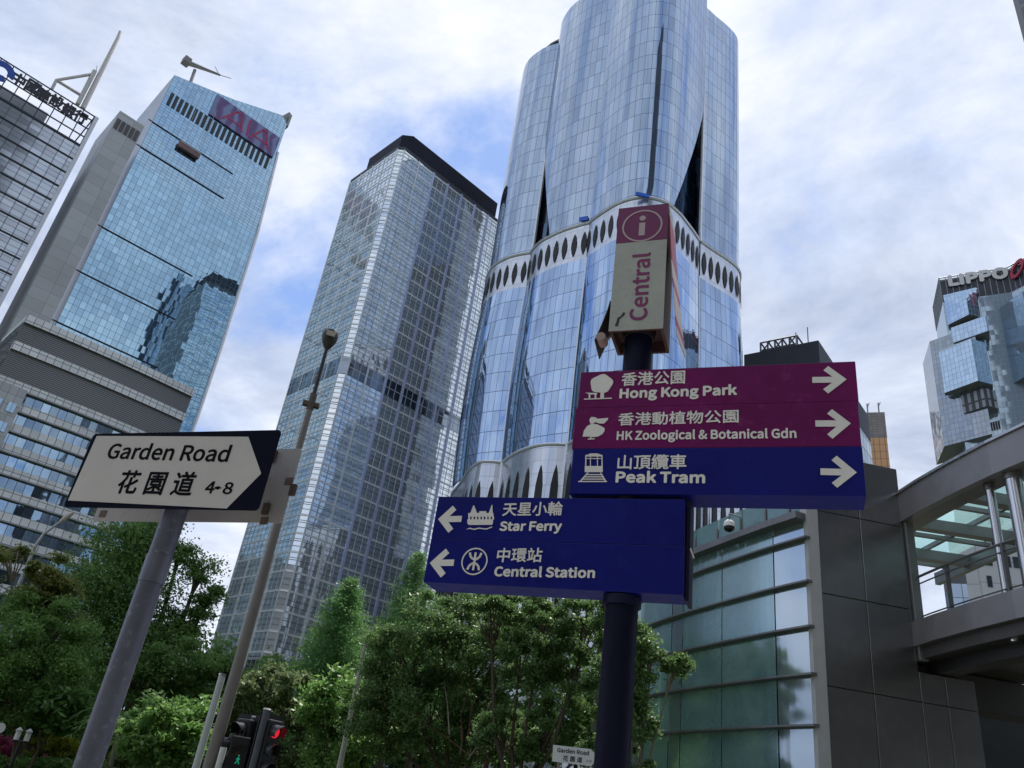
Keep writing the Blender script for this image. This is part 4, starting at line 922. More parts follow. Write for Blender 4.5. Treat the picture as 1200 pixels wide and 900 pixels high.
def footbridge():
    t = T('covered_footbridge', (10, 15, 0), 'covered footbridge with glazed canopy, steel fascias and round columns on the right', 'footbridge')
    # near edge curves gently towards the viewer
    E = np.array([(9.72, 21.6), (9.73, 19.4), (9.75, 17.55), (9.78, 16.5), (9.88, 15.3), (10.02, 14.2), (10.25, 13.0), (10.6, 11.6), (11.1, 10.0), (11.8, 8.2), (12.7, 6.2)])
    E[:, 0] -= .25
    n_in = []
    for i in range(len(E)):
        d = E[min(i+1, len(E)-1)]-E[max(i-1, 0)]; d /= np.linalg.norm(d); n_in.append((-d[1], d[0]))     # towards +x
    n_in = np.array(n_in)
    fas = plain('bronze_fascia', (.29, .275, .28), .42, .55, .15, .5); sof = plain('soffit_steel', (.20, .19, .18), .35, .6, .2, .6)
    def ribbon(off0, off1, z0, z1, name, mat, parent=None):
        m = MB()
        for i in range(len(E)-1):
            a0, a1, b0, b1 = E[i]+n_in[i]*off0, E[i]+n_in[i]*off1, E[i+1]+n_in[i+1]*off0, E[i+1]+n_in[i+1]*off1
            P = [(*a0, z0), (*a1, z0), (*b1, z0), (*b0, z0), (*a0, z1), (*a1, z1), (*b1, z1), (*b0, z1)]
            for q in ((0, 3, 7, 4), (1, 5, 6, 2), (0, 1, 2, 3), (4, 7, 6, 5)): m.poly([P[j] for j in q])
            if i == 0: m.poly([P[j] for j in (0, 4, 5, 1)])
            if i == len(E)-2: m.poly([P[j] for j in (3, 2, 6, 7)])
        return t.part(name, m, mat, parent)
    R0 = EZ+7.15; RT = EZ+7.82
    ribbon(0, .16, R0, RT, 'canopy_fascia', fas)
    ribbon(-.05, .10, RT+.002, RT+.06, 'gutter_lip', M_steel)
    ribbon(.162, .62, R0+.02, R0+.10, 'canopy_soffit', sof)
    Wd = 3.2
    ribbon(Wd, Wd+.14, R0+.02, R0+.35, 'far_canopy_edge', fas)
    gl, tt, o = newmat('canopy_glass'); tr = N(tt, 'ShaderNodeBsdfTransparent'); tr.inputs[0].default_value = (.72, .86, .86, 1); gg = N(tt, 'ShaderNodeBsdfGlossy'); gg.inputs['Roughness'].default_value = .05
    df = N(tt, 'ShaderNodeBsdfTranslucent'); df.inputs[0].default_value = (.45, .6, .6, 1)
    x = N(tt, 'ShaderNodeMixShader'); x.inputs[0].default_value = .25; link(tt, tr.outputs[0], x.inputs[1]); link(tt, df.outputs[0], x.inputs[2])
    y = N(tt, 'ShaderNodeMixShader'); y.inputs[0].default_value = .08; link(tt, x.outputs[0], y.inputs[1]); link(tt, gg.outputs[0], y.inputs[2]); link(tt, y.outputs[0], o.inputs[0])
    ribbon(.17, Wd, RT-.12, RT-.10, 'canopy_glass', gl)
    Ls = np.r_[0, np.cumsum(np.linalg.norm(np.diff(E, axis=0), axis=1))]
    def pt(l, off): 
        p = np.array([np.interp(l, Ls, E[:, 0]), np.interp(l, Ls, E[:, 1])]); n = np.array([np.interp(l, Ls, n_in[:, 0]), np.interp(l, Ls, n_in[:, 1])]); n /= np.linalg.norm(n); return p+n*off, n
    for k, l in enumerate(np.arange(.55, Ls[-1], 1.05)):
        a, n = pt(l, .17); q = MB(); d = np.array([-n[1], n[0]]); w_ = .13 if k % 2 else .055
        q.box3((*(a-d*w_), R0+.12 if k % 2 else R0+.34), (*(n*(Wd-.17)), 0), (*(d*2*w_), 0), (0, 0, .26 if k % 2 else .10)); t.part('canopy_beam', q, fas)
    for off in (1.15, 2.15): ribbon(off, off+.09, RT-.235, RT-.125, 'canopy_purlin', fas)
    D0 = EZ+4.30; DT = EZ+4.82
    ribbon(0, .14, D0, DT, 'deck_fascia', fas)
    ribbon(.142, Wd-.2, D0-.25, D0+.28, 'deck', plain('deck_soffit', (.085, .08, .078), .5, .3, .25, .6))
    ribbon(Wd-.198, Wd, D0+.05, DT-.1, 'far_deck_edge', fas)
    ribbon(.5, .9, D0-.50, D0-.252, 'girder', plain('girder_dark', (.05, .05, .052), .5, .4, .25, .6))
    # railing: rails, posts
    for off in (.22, Wd-.1):
        for z in (DT+1.02, DT+.86, DT+.14):
            m = MB(); m.tube([(*pt(l, off)[0], z) for l in np.linspace(.25, Ls[-1], 22)], .028 if z > DT+1 else .016, 6); t.part('handrail' if z > DT+1 else 'rail', m, M_steel_d, smooth=True)
        for l in np.arange(.35, Ls[-1], 1.7):
            p, n = pt(l, off); m = MB(); d = np.array([-n[1], n[0]]); m.box3((*(p-n*.05-d*.015), DT-.3), (*(n*.09), 0), (*(d*.03), 0), (0, 0, 1.32)); t.part('rail_post', m, M_steel_d)
    # posts and columns
    p, n = pt(4.05+.18, .2); m = MB(); d = np.array([-n[1], n[0]]); m.box3((*(p-n*.14-d*.12), D0-.3), (*(n*.2), 0), (*(d*.2), 0), (0, 0, R0-D0+.29)); bevel(t.part('end_post', m, plain('post_steel', (.28, .28, .285), .4, .7, .2, .8)), .015)
    for (px, py, r) in ((1160, 630, .085), (1185, 600, .155)):
        a = azel(px, py)[0]; best = min(np.linspace(0, Ls[-1], 400), key=lambda l: abs(math.degrees(math.atan2(*pt(l, .12)[0]))-a)); p, n = pt(best, .30)
        m = MB(); m.tube([(*p, D0-.3), (*p, R0+.02)], r, 24); t.part('column', m, plain('polished_column', (.58, .58, .59), .24, 1.0, .04, .4), smooth=True)
        m = MB(); m.tube([(*p, R0-.12), (*p, R0+.01)], r+.02, 20); t.part('column_collar', m, M_steel_d, smooth=True)
    p, n = pt(2.2, 1.6)
    m = MB(); m.tube([(10.6, 18.9, 0), (10.6, 18.9, D0-.2)], .34, 20); t.part('pier', m, M_conc, smooth=True)
    m = MB(); m.box3((9.6, 17.75, D0-1.0), (4.2, .6, 0), (-.1, .8, 0), (0, 0, .7)); t.part('pier_cap', m, plain('girder_dark2', (.05, .05, .05), .6, .2, .3, .6))
footbridge()
def wall_below():
    t = T('dark_retaining_wall', (13, 24, 0), 'dark retaining wall in the shade under the footbridge', 'wall')
    m = MB(); m.box3((10.3, 22.5, 0), (14, 1.5, 0), (-.05, .5, 0), (0, 0, EZ+4.55)); t.part('wall', m, M_conc_shade)
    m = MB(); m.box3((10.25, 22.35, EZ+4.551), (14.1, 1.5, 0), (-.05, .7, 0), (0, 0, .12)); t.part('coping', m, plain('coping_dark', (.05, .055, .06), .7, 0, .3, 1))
    m = MB(); m.tube([(11.4, 22.8, EZ+4.67), (11.4, 22.8, EZ+5.6)], .04, 8); t.part('rail_post', m, M_steel_d)
    for z in (5.1, 5.55): 
        m = MB(); m.tube([(10.4, 22.7, EZ+z), (24, 24.2, EZ+z)], .03, 6); t.part('rail', m, M_steel_d)
    t = T('planter_wall', (11, 19, 0), 'low dark planter wall with a grey ledge beside the steel side wall', 'wall')
    m = MB(); m.box3((10.0, 19.6, 0), (9, 1.0, 0), (-.1, .8, 0), (0, 0, EZ+1.45)); t.part('wall', m, M_conc_shade)
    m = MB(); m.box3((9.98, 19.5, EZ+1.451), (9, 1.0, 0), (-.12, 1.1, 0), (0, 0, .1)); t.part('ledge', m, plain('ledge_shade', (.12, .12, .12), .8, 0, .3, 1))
wall_below()

# ================================================================ street furniture
M_white_v = plain('sheeting_white', (.40, .395, .385), .5, 0, .1, 5)
M_letter = plain('sheeting_letter', (.68, .67, .63), .55, 0, .08, 6, .2)
M_mag = plain('magenta_panel', (.125, .002, .078), .42, 0, .24, 3, .2, stain=((.19, .03, .13), .45))
M_blue = plain('blue_panel', (.0012, .004, .135), .42, 0, .22, 3, .2, stain=((.006, .012, .17), .5))
M_navy = plain('navy_paint', (.005, .006, .026), .5, 0, .3, 4, .2)
def arrow_poly(mb, pl, tail, tip, h0, h1, th, off, t=.002):
    """arrow from photo points: shaft tail-tip, barbs h0 and h1"""
    a, b = np.array(pl.sz(*tail)), np.array(pl.sz(*tip)); c, d = np.array(pl.sz(*h0)), np.array(pl.sz(*h1))
    def bar(p, q, w_, ext=0):
        u = (q-p)/np.linalg.norm(q-p); n = np.array([-u[1], u[0]])*w_/2; return [p-n, q-n, q+n, p+n]
    u = (b-a)/np.linalg.norm(b-a); n = np.array([-u[1], u[0]])
    L = b-u*th*.72
    mb.slab([pl.w(*q, off) for q in bar(a, L-u*th*.25, th)], pl.n, t)
    for e in (c, d):
        v = (e-b)/np.linalg.norm(e-b); k = th*.5
        s = 1 if n.dot(v) > 0 else -1
        w_ = np.array([v[1], -v[0]]); w_ = w_ if w_.dot(u) < 0 else -w_
        pts = [b, e+0*u, e+w_*th, b-u*th*1.42]
        mb.slab([pl.w(*q, off+.0004) for q in pts], pl.n, t)
def disc(mb, pl, c, r0, r1, off, n=40, t=.002, a0=0, a1=2*math.pi, ry=1.0):
    for i in range(n):
        p, q = a0+(a1-a0)*i/n, a0+(a1-a0)*(i+1)/n
        mb.slab([pl.w(c[0]+r*math.cos(a), c[1]+r*ry*math.sin(a), off) for r, a in ((r0, p), (r1, p), (r1, q), (r0, q))] if r0 > 0 else [pl.w(c[0], c[1], off), pl.w(c[0]+r1*math.cos(p), c[1]+r1*ry*math.sin(p), off), pl.w(c[0]+r1*math.cos(q), c[1]+r1*ry*math.sin(q), off)], pl.n, t)
def line_on(mb, pl, lb, rb, top, body, off, bold=.0, latin=True):
    s0, z0 = pl.sz(*lb); s1, z1 = pl.sz(*rb); st, zt = pl.sz(*top)
    text_on(mb, body, pl, s0, z0, s1, z1, zt-z0, off, bold, .002, True if latin else None)

def direction_post():
    D = 2.78; B = at(729.3, 700, D); base = (B[0], B[1], .12)
    t = T('direction_signpost', base, 'dark pedestrian direction post carrying magenta and blue finger panels', 'signpost')
    r = vz(azel(-2150, 555)[0]+180); q = np.array([B[0], B[1], 0]); nrm = Plane(q, r).n
    HW = .065                                              # half thickness of the panel boxes
    pl = Plane(q+nrm*HW, r)
    post = MB(); rp = .0565
    post.tube([(B[0], B[1], .12), (B[0], B[1], 3.62)], rp, 32); po = t.part('post', post, plain('post_navy', (.004, .005, .018), .5, 0, .3, 5, .12), smooth=True)
    fl = MB(); fl.tube([(B[0], B[1], .12), (B[0], B[1], .15)], .13, 24); t.part('base_plate', fl, M_navy)
    def panel(name, tl, bl, br, tr_, mat, label, ztop=None):
        s0 = (pl.sz(*tl)[0]+pl.sz(*bl)[0])/2; s1 = (pl.sz(*tr_)[0]+pl.sz(*br)[0])/2
        z0 = (pl.sz(*bl)[1]+pl.sz(*br)[1])/2; z1 = (pl.sz(*tl)[1]+pl.sz(*tr_)[1])/2
        z1 = z1 if ztop is None else ztop
        m = MB(); m.box3(pl.w(s0, z0+.0003, -2*HW), pl.r*(s1-s0), (0, 0, z1-z0-.0006), pl.n*2*HW)
        o = t.part(name, m, mat, label=label); bevel(o, .0025, 2); return o, s0, s1, z0, z1
    p1, a0, a1, zb1, zt1 = panel('direction_panel', (681, 437), (676.5, 478), (1006.5, 470), (1002, 422), M_mag, 'top magenta panel pointing right')
    p2, _a, _b, zb2, _c = panel('direction_panel', (673.5, 480), (671, 524.5), (1010, 524), (1005, 472), M_mag, 'lower magenta panel pointing right', zb1)
    p3, *_ = panel('direction_panel', (671.5, 526), (667, 577), (1016, 583), (1010, 526), M_blue, 'blue panel pointing right', zb2)
    p4, _a, _b, zb4, _c = panel('direction_panel', (513, 587), (504.2, 636), (802, 634), (803, 579), M_blue, 'upper blue panel pointing left')
    p5, s50, s51, z50, z51 = panel('direction_panel', (504, 637.5), (495, 686), (801, 693), (802, 636), M_blue, 'lower blue panel pointing left', zb4)
    # rear box of the lower pair showing past its right end
    m = MB(); zz = pl.sz(808, 705)[1]; m.box3(pl.w(s51+.003, z50-.012, -2*HW-.0), pl.r*.012, (0, 0, zz*0+pl.sz(803, 579)[1]-z50+.0), pl.n*HW*1.6); t.part('end_cap', m, M_navy)
    m = MB(); m.box3(pl.w(s51+.0155, z50+.165, -2*HW), pl.r*.004, (0, 0, .004), pl.n*HW*1.6); t.part('end_cap_seam', m, M_letter)
    def letters(par, jobs):
        m = MB()
        for lb, rb, top, body, bold, lat in jobs: line_on(m, pl, lb, rb, top, body, .0012, bold, lat)
        t.part('lettering', m, M_letter, par)
    letters(p1, [((728.4, 452.5), (802.5, 449.5), (729.6, 437.5), '香港公園', .014, False), ((726.6, 466.6), (863.1, 462.4), (728.2, 455.7), 'Hong Kong Park', .050, True)])
    letters(p2, [((724.5, 499), (865.5, 495.4), (725.4, 484.5), '香港動植物公園', .014, False), ((723, 515.5), (933, 513.1), (723.9, 505.3), 'HK Zoological & Botanical Gdn', .036, True)])
    letters(p3, [((723.6, 550.2), (804, 549.6), (724.5, 533.8), '山頂纜車', .014, False), ((722.1, 565), (825.6, 565.9), (723, 552.6), 'Peak Tram', .050, True)])
    letters(p4, [((588.8, 604.8), (658.5, 604), (589.5, 589.2), '天星小輪', .014, False), ((585.8, 621.8), (657.6, 621.8), (586.8, 611.8), 'Star Ferry', .050, True)])
    letters(p5, [((582, 658.8), (634.5, 658.8), (582.8, 642.6), '中環站', .014, False), ((579.5, 675), (696.5, 677), (580.8, 663.8), 'Central Station', .050, True)])
    th = .0235
    for par, ar in ((p1, ((951.9, 445.6), (992, 445), (970.5, 429.5), (970.5, 461.5))), (p2, ((955.5, 496.6), (997, 496.6), (975, 480), (975.6, 514.5))), (p3, ((961.5, 553), (1004, 554), (980.4, 534.5), (981, 572))),
                    (p4, ((541.2, 608.3), (513.7, 608.7), (531, 593), (525.8, 624.6))), (p5, ((532.2, 659.6), (504, 660), (522.8, 643.2), (516.8, 677)))):
        m = MB(); arrow_poly(m, pl, *ar, th, .0012); t.part('arrow', m, M_letter, par)
    # pictograms: tree, pelican, tram, ferry, rail roundel
    def P(*a): return [pl.w(*pl.sz(*p), .0012) for p in a]
    m = MB(); c = pl.sz(705, 450)
    rr = (pl.sz(718, 450)[0]-pl.sz(692, 450)[0])/2; hh = (pl.sz(705, 439.5)[1]-pl.sz(705, 461)[1])/2
    pts = []
    for i in range(26):
        a = 2*math.pi*i/26; k = 1+.06*math.sin(a*5+.6)
        pts.append(pl.w(c[0]+rr*k*math.cos(a), c[1]+hh*k*math.sin(a), .0012))
    m.slab(pts, pl.n, .002); m.slab(P((703.6, 467), (704, 459), (708, 459), (708, 467)), pl.n, .0024)
    m.slab(P((684.5, 467.6), (717, 466.4), (717, 467.5), (684.5, 468.6)), pl.n, .002)
    m.slab(P((686, 460.5), (700, 461), (700, 462.6), (691, 462.6)), pl.n, .002); m.slab(P((690, 462.4), (692, 462.4), (692, 467), (690, 467)), pl.n, .0022); m.slab(P((697, 462.4), (699, 462.4), (699, 467), (697, 467)), pl.n, .0022)
    tp = t.part('pictogram', m, M_letter, p1)
    m = MB()
    pts = [(683, 512), (684.5, 505), (688.5, 499.5), (694, 496.8), (700, 497.6), (705.5, 500.2), (708.8, 502.4), (708.5, 505.5), (706, 509), (701, 511.8), (695, 512.4), (689, 511.8)]
    m.slab(P(*pts), pl.n, .002); m.slab(P((692, 497), (690.8, 492.5), (693, 489), (697.5, 489.3), (700.5, 491.2), (712.8, 490.2), (712.5, 492), (708, 496.6), (702.5, 496.5), (697.5, 494.8), (695.5, 496.5)), pl.n, .0021)
    m.slab(P((692, 512), (693.5, 512), (692.5, 515), (691, 515)), pl.n, .002); m.slab(P((689, 514.4), (697, 514), (697, 515), (689, 515.4)), pl.n, .0022); t.part('pictogram', m, M_letter, p2)
    m = MB()
    def rect(a, b, t_=.002): m.slab(P((a[0], a[1]), (b[0], a[1]), (b[0], b[1]), (a[0], b[1])), pl.n, t_)
    rect((685.5, 546.5), (706.5, 553.5)); 
    for a, b in (((686.2, 533.5), (706.2, 535.2)), ((686, 535), (687.3, 546.8)), ((705, 535), (706.3, 546.8)), ((691.6, 535), (692.6, 546.8)), ((699.8, 535), (700.8, 546.8)), ((686, 537.2), (706.2, 538))): rect(a, b, .0021)
    m.slab(P((688, 533.4), (692, 531.8), (700, 531.7), (704.5, 533.2)), pl.n, .002)
    m.slab(P((688.5, 554), (690, 554), (680.5, 565.2), (678.8, 565.2)), pl.n, .002); m.slab(P((703, 554), (704.5, 554), (711, 565), (709.3, 565)), pl.n, .002)
    for y, a, b in ((556, 686.5, 706.5), (558.6, 684, 708), (561.2, 681.5, 709.5), (564, 678, 711.5)): rect((a, y), (b, y+1.1), .0023)
    t.part('pictogram', m, M_letter, p3)
    m = MB(); rect((548, 609), (578, 613.5)); rect((549, 601.5), (578.5, 605.6)); m.slab(P((548, 613.6), (578, 613.4), (576.5, 615.3), (549.5, 615.3)), pl.n, .002)
    for i in range(8): x = 549+i*4; rect((x, 605.4), (x+2.2, 609.2), .0018)
    for x, y in ((555, 592.5), (576.5, 592)): m.slab(P((x, y), (x+.8, y), (x+4.4 if x < 560 else x+1, 601.8), (x-3.6, 601.8)), pl.n, .0018)
    rect((562, 599.4), (570, 601.7), .0018)
    m.slab(P((546.5, 620.5), (551, 618.7), (556, 620), (561, 618.5), (570, 619.6), (577, 617.2), (577, 618.3), (570, 620.8), (561, 619.8), (556, 621.2), (551, 620)), pl.n, .0018)
    t.part('pictogram', m, M_letter, p4)
    m = MB(); c = pl.sz(556.2, 658); R = (pl.sz(571.5, 658)[0]-pl.sz(541, 658)[0])/2
    disc(m, pl, c, R*.905, R, .0012, 44)
    def stroke(pts, w_, t_):
        for a, b in zip(pts[:-1], pts[1:]):
            a, b = np.array(a)*R+np.array(c), np.array(b)*R+np.array(c); u = (b-a)/np.linalg.norm(b-a); n = np.array([-u[1], u[0]])*w_*R/2; e = u*.03*R
            m.slab([pl.w(*q, .0012) for q in (a-n-e, b-n+e, b+n+e, a+n-e)], pl.n, t_)
    stroke([(0, -.62), (0, .62)], .15, .0021)
    stroke([(-.44, .60), (-.36, .36), (-.20, .20), (0, .13), (.20, .20), (.36, .36), (.44, .60)], .16, .002); stroke([(-.44, -.60), (-.36, -.36), (-.20, -.20), (0, -.13), (.20, -.20), (.36, -.36), (.44, -.60)], .16, .0022)
    t.part('roundel', m, M_letter, p5)
    # clamp under the lower pair
    m = MB(); m.tube([(B[0], B[1], z50-.035), (B[0], B[1], z50-.004)], .066, 28); t.part('clamp', m, M_navy, smooth=True)
    # information box on top
    HB = .095; plb = Plane(q+nrm*HB, r)
    c = [plb.sz(*p) for p in ((725.3, 244), (783.6, 240.5), (776.6, 386.3), (714.1, 386.3))]
    s0, s1 = (c[0][0]+c[3][0])/2, (c[1][0]+c[2][0])/2; z0, z1 = (c[2][1]+c[3][1])/2, (c[0][1]+c[1][1])/2
    box = t
    m = MB(); th_ = .012
    for o_, a_, b_ in ((plb.w(s0, z0, -th_), pl.r*(s1-s0), pl.n*th_), (plb.w(s0, z0, -2*HB), pl.r*(s1-s0), pl.n*th_), (plb.w(s0, z0, -2*HB+th_+.001), pl.r*th_, pl.n*(2*HB-2*th_-.002)), (plb.w(s1-th_, z0, -2*HB+th_+.001), pl.r*th_, pl.n*(2*HB-2*th_-.002))):
        m.box3(o_, a_, (0, 0, z1-z0), b_)
    m.box3(plb.w(s0+th_+.001, z0+.05, -2*HB+th_+.002), pl.r*(s1-s0-2*th_-.002), (0, 0, .01), pl.n*(2*HB-2*th_-.004))
    bx = t.part('information_box', m, plain('box_brown', (.085, .05, .042), .6, 0, .35, 5))
    zs = plb.sz(720, 286)[1]
    m = MB(); m.box3(plb.w(s0-.001, zs, .0008), pl.r*(s1-s0+.002), (0, 0, z1-zs+.002), pl.n*.002); t.part('magenta_face', m, plain('magenta_dark', (.13, .004, .07), .45, 0, .15, 5), bx)
    m = MB(); m.box3(plb.w(s0-.001, z0-.002, .0008), pl.r*(s1-s0+.002), (0, 0, zs-z0), pl.n*.0024); t.part('grey_face', m, plain('grey_face', (.34, .36, .32), .5, 0, .18, 6, stain=((.12, .12, .10), .5)), bx)
    m = MB(); cc = (s0+(s1-s0)*.5, plb.sz(753, 265)[1]); R = (s1-s0)*.40; disc(m, plb, cc, R*.92, R, .003, 44, .0015)
    rx = R*.15; m.slab([plb.w(cc[0]+a, cc[1]+b, .003) for a, b in ((-rx, -R*.62), (rx, -R*.62), (rx, R*.18), (-rx, R*.18))], plb.n, .0015); disc(m, plb, (cc[0], cc[1]+R*.48), 0, rx*1.05, .003, 18, .0015)
    t.part('information_symbol', m, plain('symbol_grey', (.42, .33, .35), .5, 0, .1, 6), bx)
    m = MB(); sa, za = plb.sz(758.5, 375); sb, zb = plb.sz(761, 297); sc = plb.sz(736, 375)[0]
    text_on(m, 'Central', plb, sa-.003, za, sa, zb, (sa-sc)*.93, .0036, .030, .0012, True, 1.0, 0, True)
    t.part('lettering', m, plain('lettering_magenta', (.16, .012, .085), .5, 0, .15, 6), bx)
    m = MB(); sx, zx = plb.sz(722, 383); m.slab([plb.w(sx+a, zx+b, .0036) for a, b in ((-.004, 0), (.008, .0), (.014, .035), (.03, .05), (.034, .062), (.026, .066), (.018, .05), (.004, .04))], plb.n, .001); t.part('torn_patch', m, plain('patch_dark', (.03, .033, .03), .7, 0, .3, 6), bx)
    # peeling side skins: white and magenta on the right, brown on the left
    prt = [(0, .02), (.3, .03), (.6, .045), (1.0, .075)]
    def skin(sx, sgn, name, f0, mats, depth0, depth1):
        m = MB(); n = 14; hgt = z1-z0
        for i in range(n):
            f, g_ = f0+(1-f0)*i/n, f0+(1-f0)*(i+1)/n
            e = lambda f: .004+.050*((f-f0)/(1-f0))**1.3
            za_, zb_ = z1-f*hgt*1.06, z1-g_*hgt*1.06
            k = 0
            if sgn > 0: k = 1 if .04 < f < .26 or .30 < f < .42 else (1 if .55 < f < .62 or f > .86 and i % 2 == 0 else 0)
            A = [plb.w(sx+sgn*e(f), za_, -depth0), plb.w(sx+sgn*e(g_), zb_, -depth0), plb.w(sx+sgn*(e(g_)+.012*g_), zb_, -depth1), plb.w(sx+sgn*(e(f)+.012*f), za_, -depth1)]
            m.slab(A, pl.r*sgn, .003, k)
        return t.part(name, m, mats, bx)
    skin(s1, 1, 'peeling_skin', .03, [plain('skin_white', (.45, .42, .41), .5, 0, .15, 6), plain('skin_magenta', (.30, .006, .07), .5, 0, .2, 6)], .0, .17)
    skin(s0, -1, 'peeling_skin', .72, [plain('skin_brown', (.05, .035, .03), .6, 0, .3, 6)], .0, .15)
    m = MB(); cq = plb.w(s0-.030, z0-.028, -.05); m.tube([cq, cq+pl.n*.06], .019, 14); m.tube([cq+pl.r*.012+np.array([0, 0, .016]), cq+pl.r*.035+np.array([0, 0, .05])], .005, 6); t.part('loose_bulb', m, plain('bulb_beige', (.30, .22, .19), .5, 0, .2, 6), bx, smooth=True)
    m = MB(); zc = z0+.05
    m.tube([(B[0], B[1], 3.4), (B[0], B[1], zc)], [.062, .07], 26); t.part('box_socket', m, plain('rusty_socket', (.018, .018, .022), .5, .1, .5, 18, stain=((.12, .05, .03), .7)), smooth=True)
direction_post()

def name_plate_post():
    D = 3.25; B = at(190, 645, D); t = T('street_name_post', (B[0], B[1], .12), 'grey pole at the left with street name plate reading Garden Road 4 to 8', 'street sign')
    r = vz(azel(-2099, 550)[0]+180); q = np.array([B[0], B[1], 0]); nrm = Plane(q, r).n
    pl = Plane(q+nrm*.075, r)
    rp = .0445
    m = MB(); m.tube([(B[0], B[1], .12), (B[0], B[1], 2.30), (B[0], B[1], 2.58)], [rp, rp*.985, rp*.985], 32); t.part('post', m, plain('galvanised_paint', (.115, .12, .155), .42, .45, .18, 5, stain=((.30, .31, .34), .55)), smooth=True)
    m = MB(); zc = at(183, 668, D)[2]; m.tube([(B[0], B[1], zc-.05), (B[0], B[1], zc+.05)], rp+.0025, 30); t.part('sleeve', m, plain('sleeve_grey', (.14, .145, .18), .4, .5, .2, 5), smooth=True)
    m = MB(); m.tube([(B[0], B[1], .12), (B[0], B[1], .14)], .12, 20); t.part('base_plate', m, M_steel_d)
    c = [pl.sz(*p) for p in ((112.5, 505.5), (329.5, 508), (302, 602.5), (76, 591))]
    s0, s1 = (c[0][0]+c[3][0])/2, (c[1][0]+c[2][0])/2; z0, z1 = (c[2][1]+c[3][1])/2, (c[0][1]+c[1][1])/2
    def rounded(s0, s1, z0, z1, rr, n=6):
        pts = []
        for cx, cz, a0 in ((s1-rr, z1-rr, 0), (s0+rr, z1-rr, 90), (s0+rr, z0+rr, 180), (s1-rr, z0+rr, 270)):
            for i in range(n+1): a = rad(a0+90*i/n); pts.append((cx+rr*math.cos(a), cz+rr*math.sin(a)))
        return pts
    m = MB(); m.slab([pl.w(a, b, 0) for a, b in rounded(s0, s1, z0, z1, .016)], pl.n, .004); pt = t.part('name_plate', m, plain('plate_navy', (.003, .004, .014), .7, 0, .2, 5, .08), label='front plate facing the viewer')
    m = MB(); wp = [pl.sz(*p) for p in ((114.5, 511.5), (292, 512.5), (307, 555.5), (266.5, 596.5), (80.8, 587))]
    m.slab([pl.w(a, b, .0045) for a, b in wp], pl.n, .0012); wf = t.part('white_arrow_field', m, plain('plate_white', (.50, .485, .455), .6, 0, .07, 4, .2, stain=((.40, .38, .35), .25)), pt)
    m = MB()
    def ln(lb, rb, top, body, bold, lat, cnd=None):
        s0_, zz0 = pl.sz(*lb); s1_, zz1 = pl.sz(*rb); zt = pl.sz(*top)[1]
        text_on(m, body, pl, s0_, zz0, s1_, zz1, zt-zz0, .0060, bold, .0012, True if lat else None)
    ln((125.7, 537.6), (267.2, 541.7), (129, 519.8), 'Garden Road', .024, True)
    t.part('lettering', m, plain('letter_black', (.003, .003, .006), .7, 0, .2, 5, .08), pt); m = MB()
    ln((136.3, 578.5), (223.8, 581.8), (142.3, 552), '花 園 道', .018, False)
    t.part('lettering', m, MATS['letter_black'], pt); m = MB()
    ln((240.5, 578.4), (250.6, 578.6), (245, 565.2), '4', .030, True); ln((261.5, 579.2), (271.8, 579.5), (265, 566.2), '8', .030, True)
    a, b = pl.sz(252.8, 572.3), pl.sz(260.5, 572.6); zm = (a[1]+b[1])/2; sm = (a[0]+b[0])/2; hh = .007
    m.slab([pl.w(x, y, .006) for x, y in ((a[0], zm-.0025), (sm, zm-hh), (b[0], zm-.001), (b[0], zm+.001), (sm, zm+hh), (a[0], zm+.0025))], pl.n, .0012)
    t.part('lettering', m, plain('letter_black', (.003, .003, .006), .7, 0, .2, 5, .08), pt)
    # rear plate turned the other way, seen from behind
    r2 = vz(azel(-2099, 550)[0]+180+2); pl2 = Plane(q-nrm*.10, r2, None)
    c = [pl2.sz(*p) for p in ((353, 525.5), (330, 617.5), (110, 606))]; a1 = (c[0][0]+c[1][0])/2; zz1 = c[0][1]; zz0 = (c[1][1]+c[2][1])/2
    m = MB(); m.slab([pl2.w(a, b, -.004) for a, b in rounded(c[2][0], a1, zz0, zz1, .01)], pl2.n, .004); bp = t.part('name_plate', m, plain('plate_back', (.36, .34, .32), .5, .2, .18, 3, stain=((.15, .19, .16), .5)), label='rear plate seen from its bare back')
    for (x, y) in ((322, 533), (313.5, 595), (345, 573)):
        s, z = pl2.sz(x, y); k = MB(); k.box3(pl2.w(s-.012, z-.03, .0005), pl2.r*.024, (0, 0, .045), pl2.n*.014); t.part('bracket', k, plain('bracket_rust', (.07, .05, .04), .7, .2, .4, 12), bp)
    for (x, y) in ((120, 604), (309, 612.5), (338, 566)):
        s, z = pl2.sz(x, y); k = MB(); k.slab([pl2.w(s+a, z+b, .0006) for a, b in ((-.018, -.008), (.018, -.008), (.018, .022), (-.018, .022))], pl2.n, .001); t.part('tape_patch', k, plain('tape_brown', (.10, .075, .055), .7, 0, .3, 12), bp)
    for (z) in (z0+.06, z1-.06):
        k = MB(); k.tube([(B[0], B[1], z-.02), (B[0], B[1], z+.02)], rp+.006, 24); k.box3(np.array([B[0], B[1], z-.02])-pl.r*.02+nrm*.04, pl.r*.04, nrm*.034, (0, 0, .04)); t.part('clamp', k, M_steel_d)
name_plate_post()

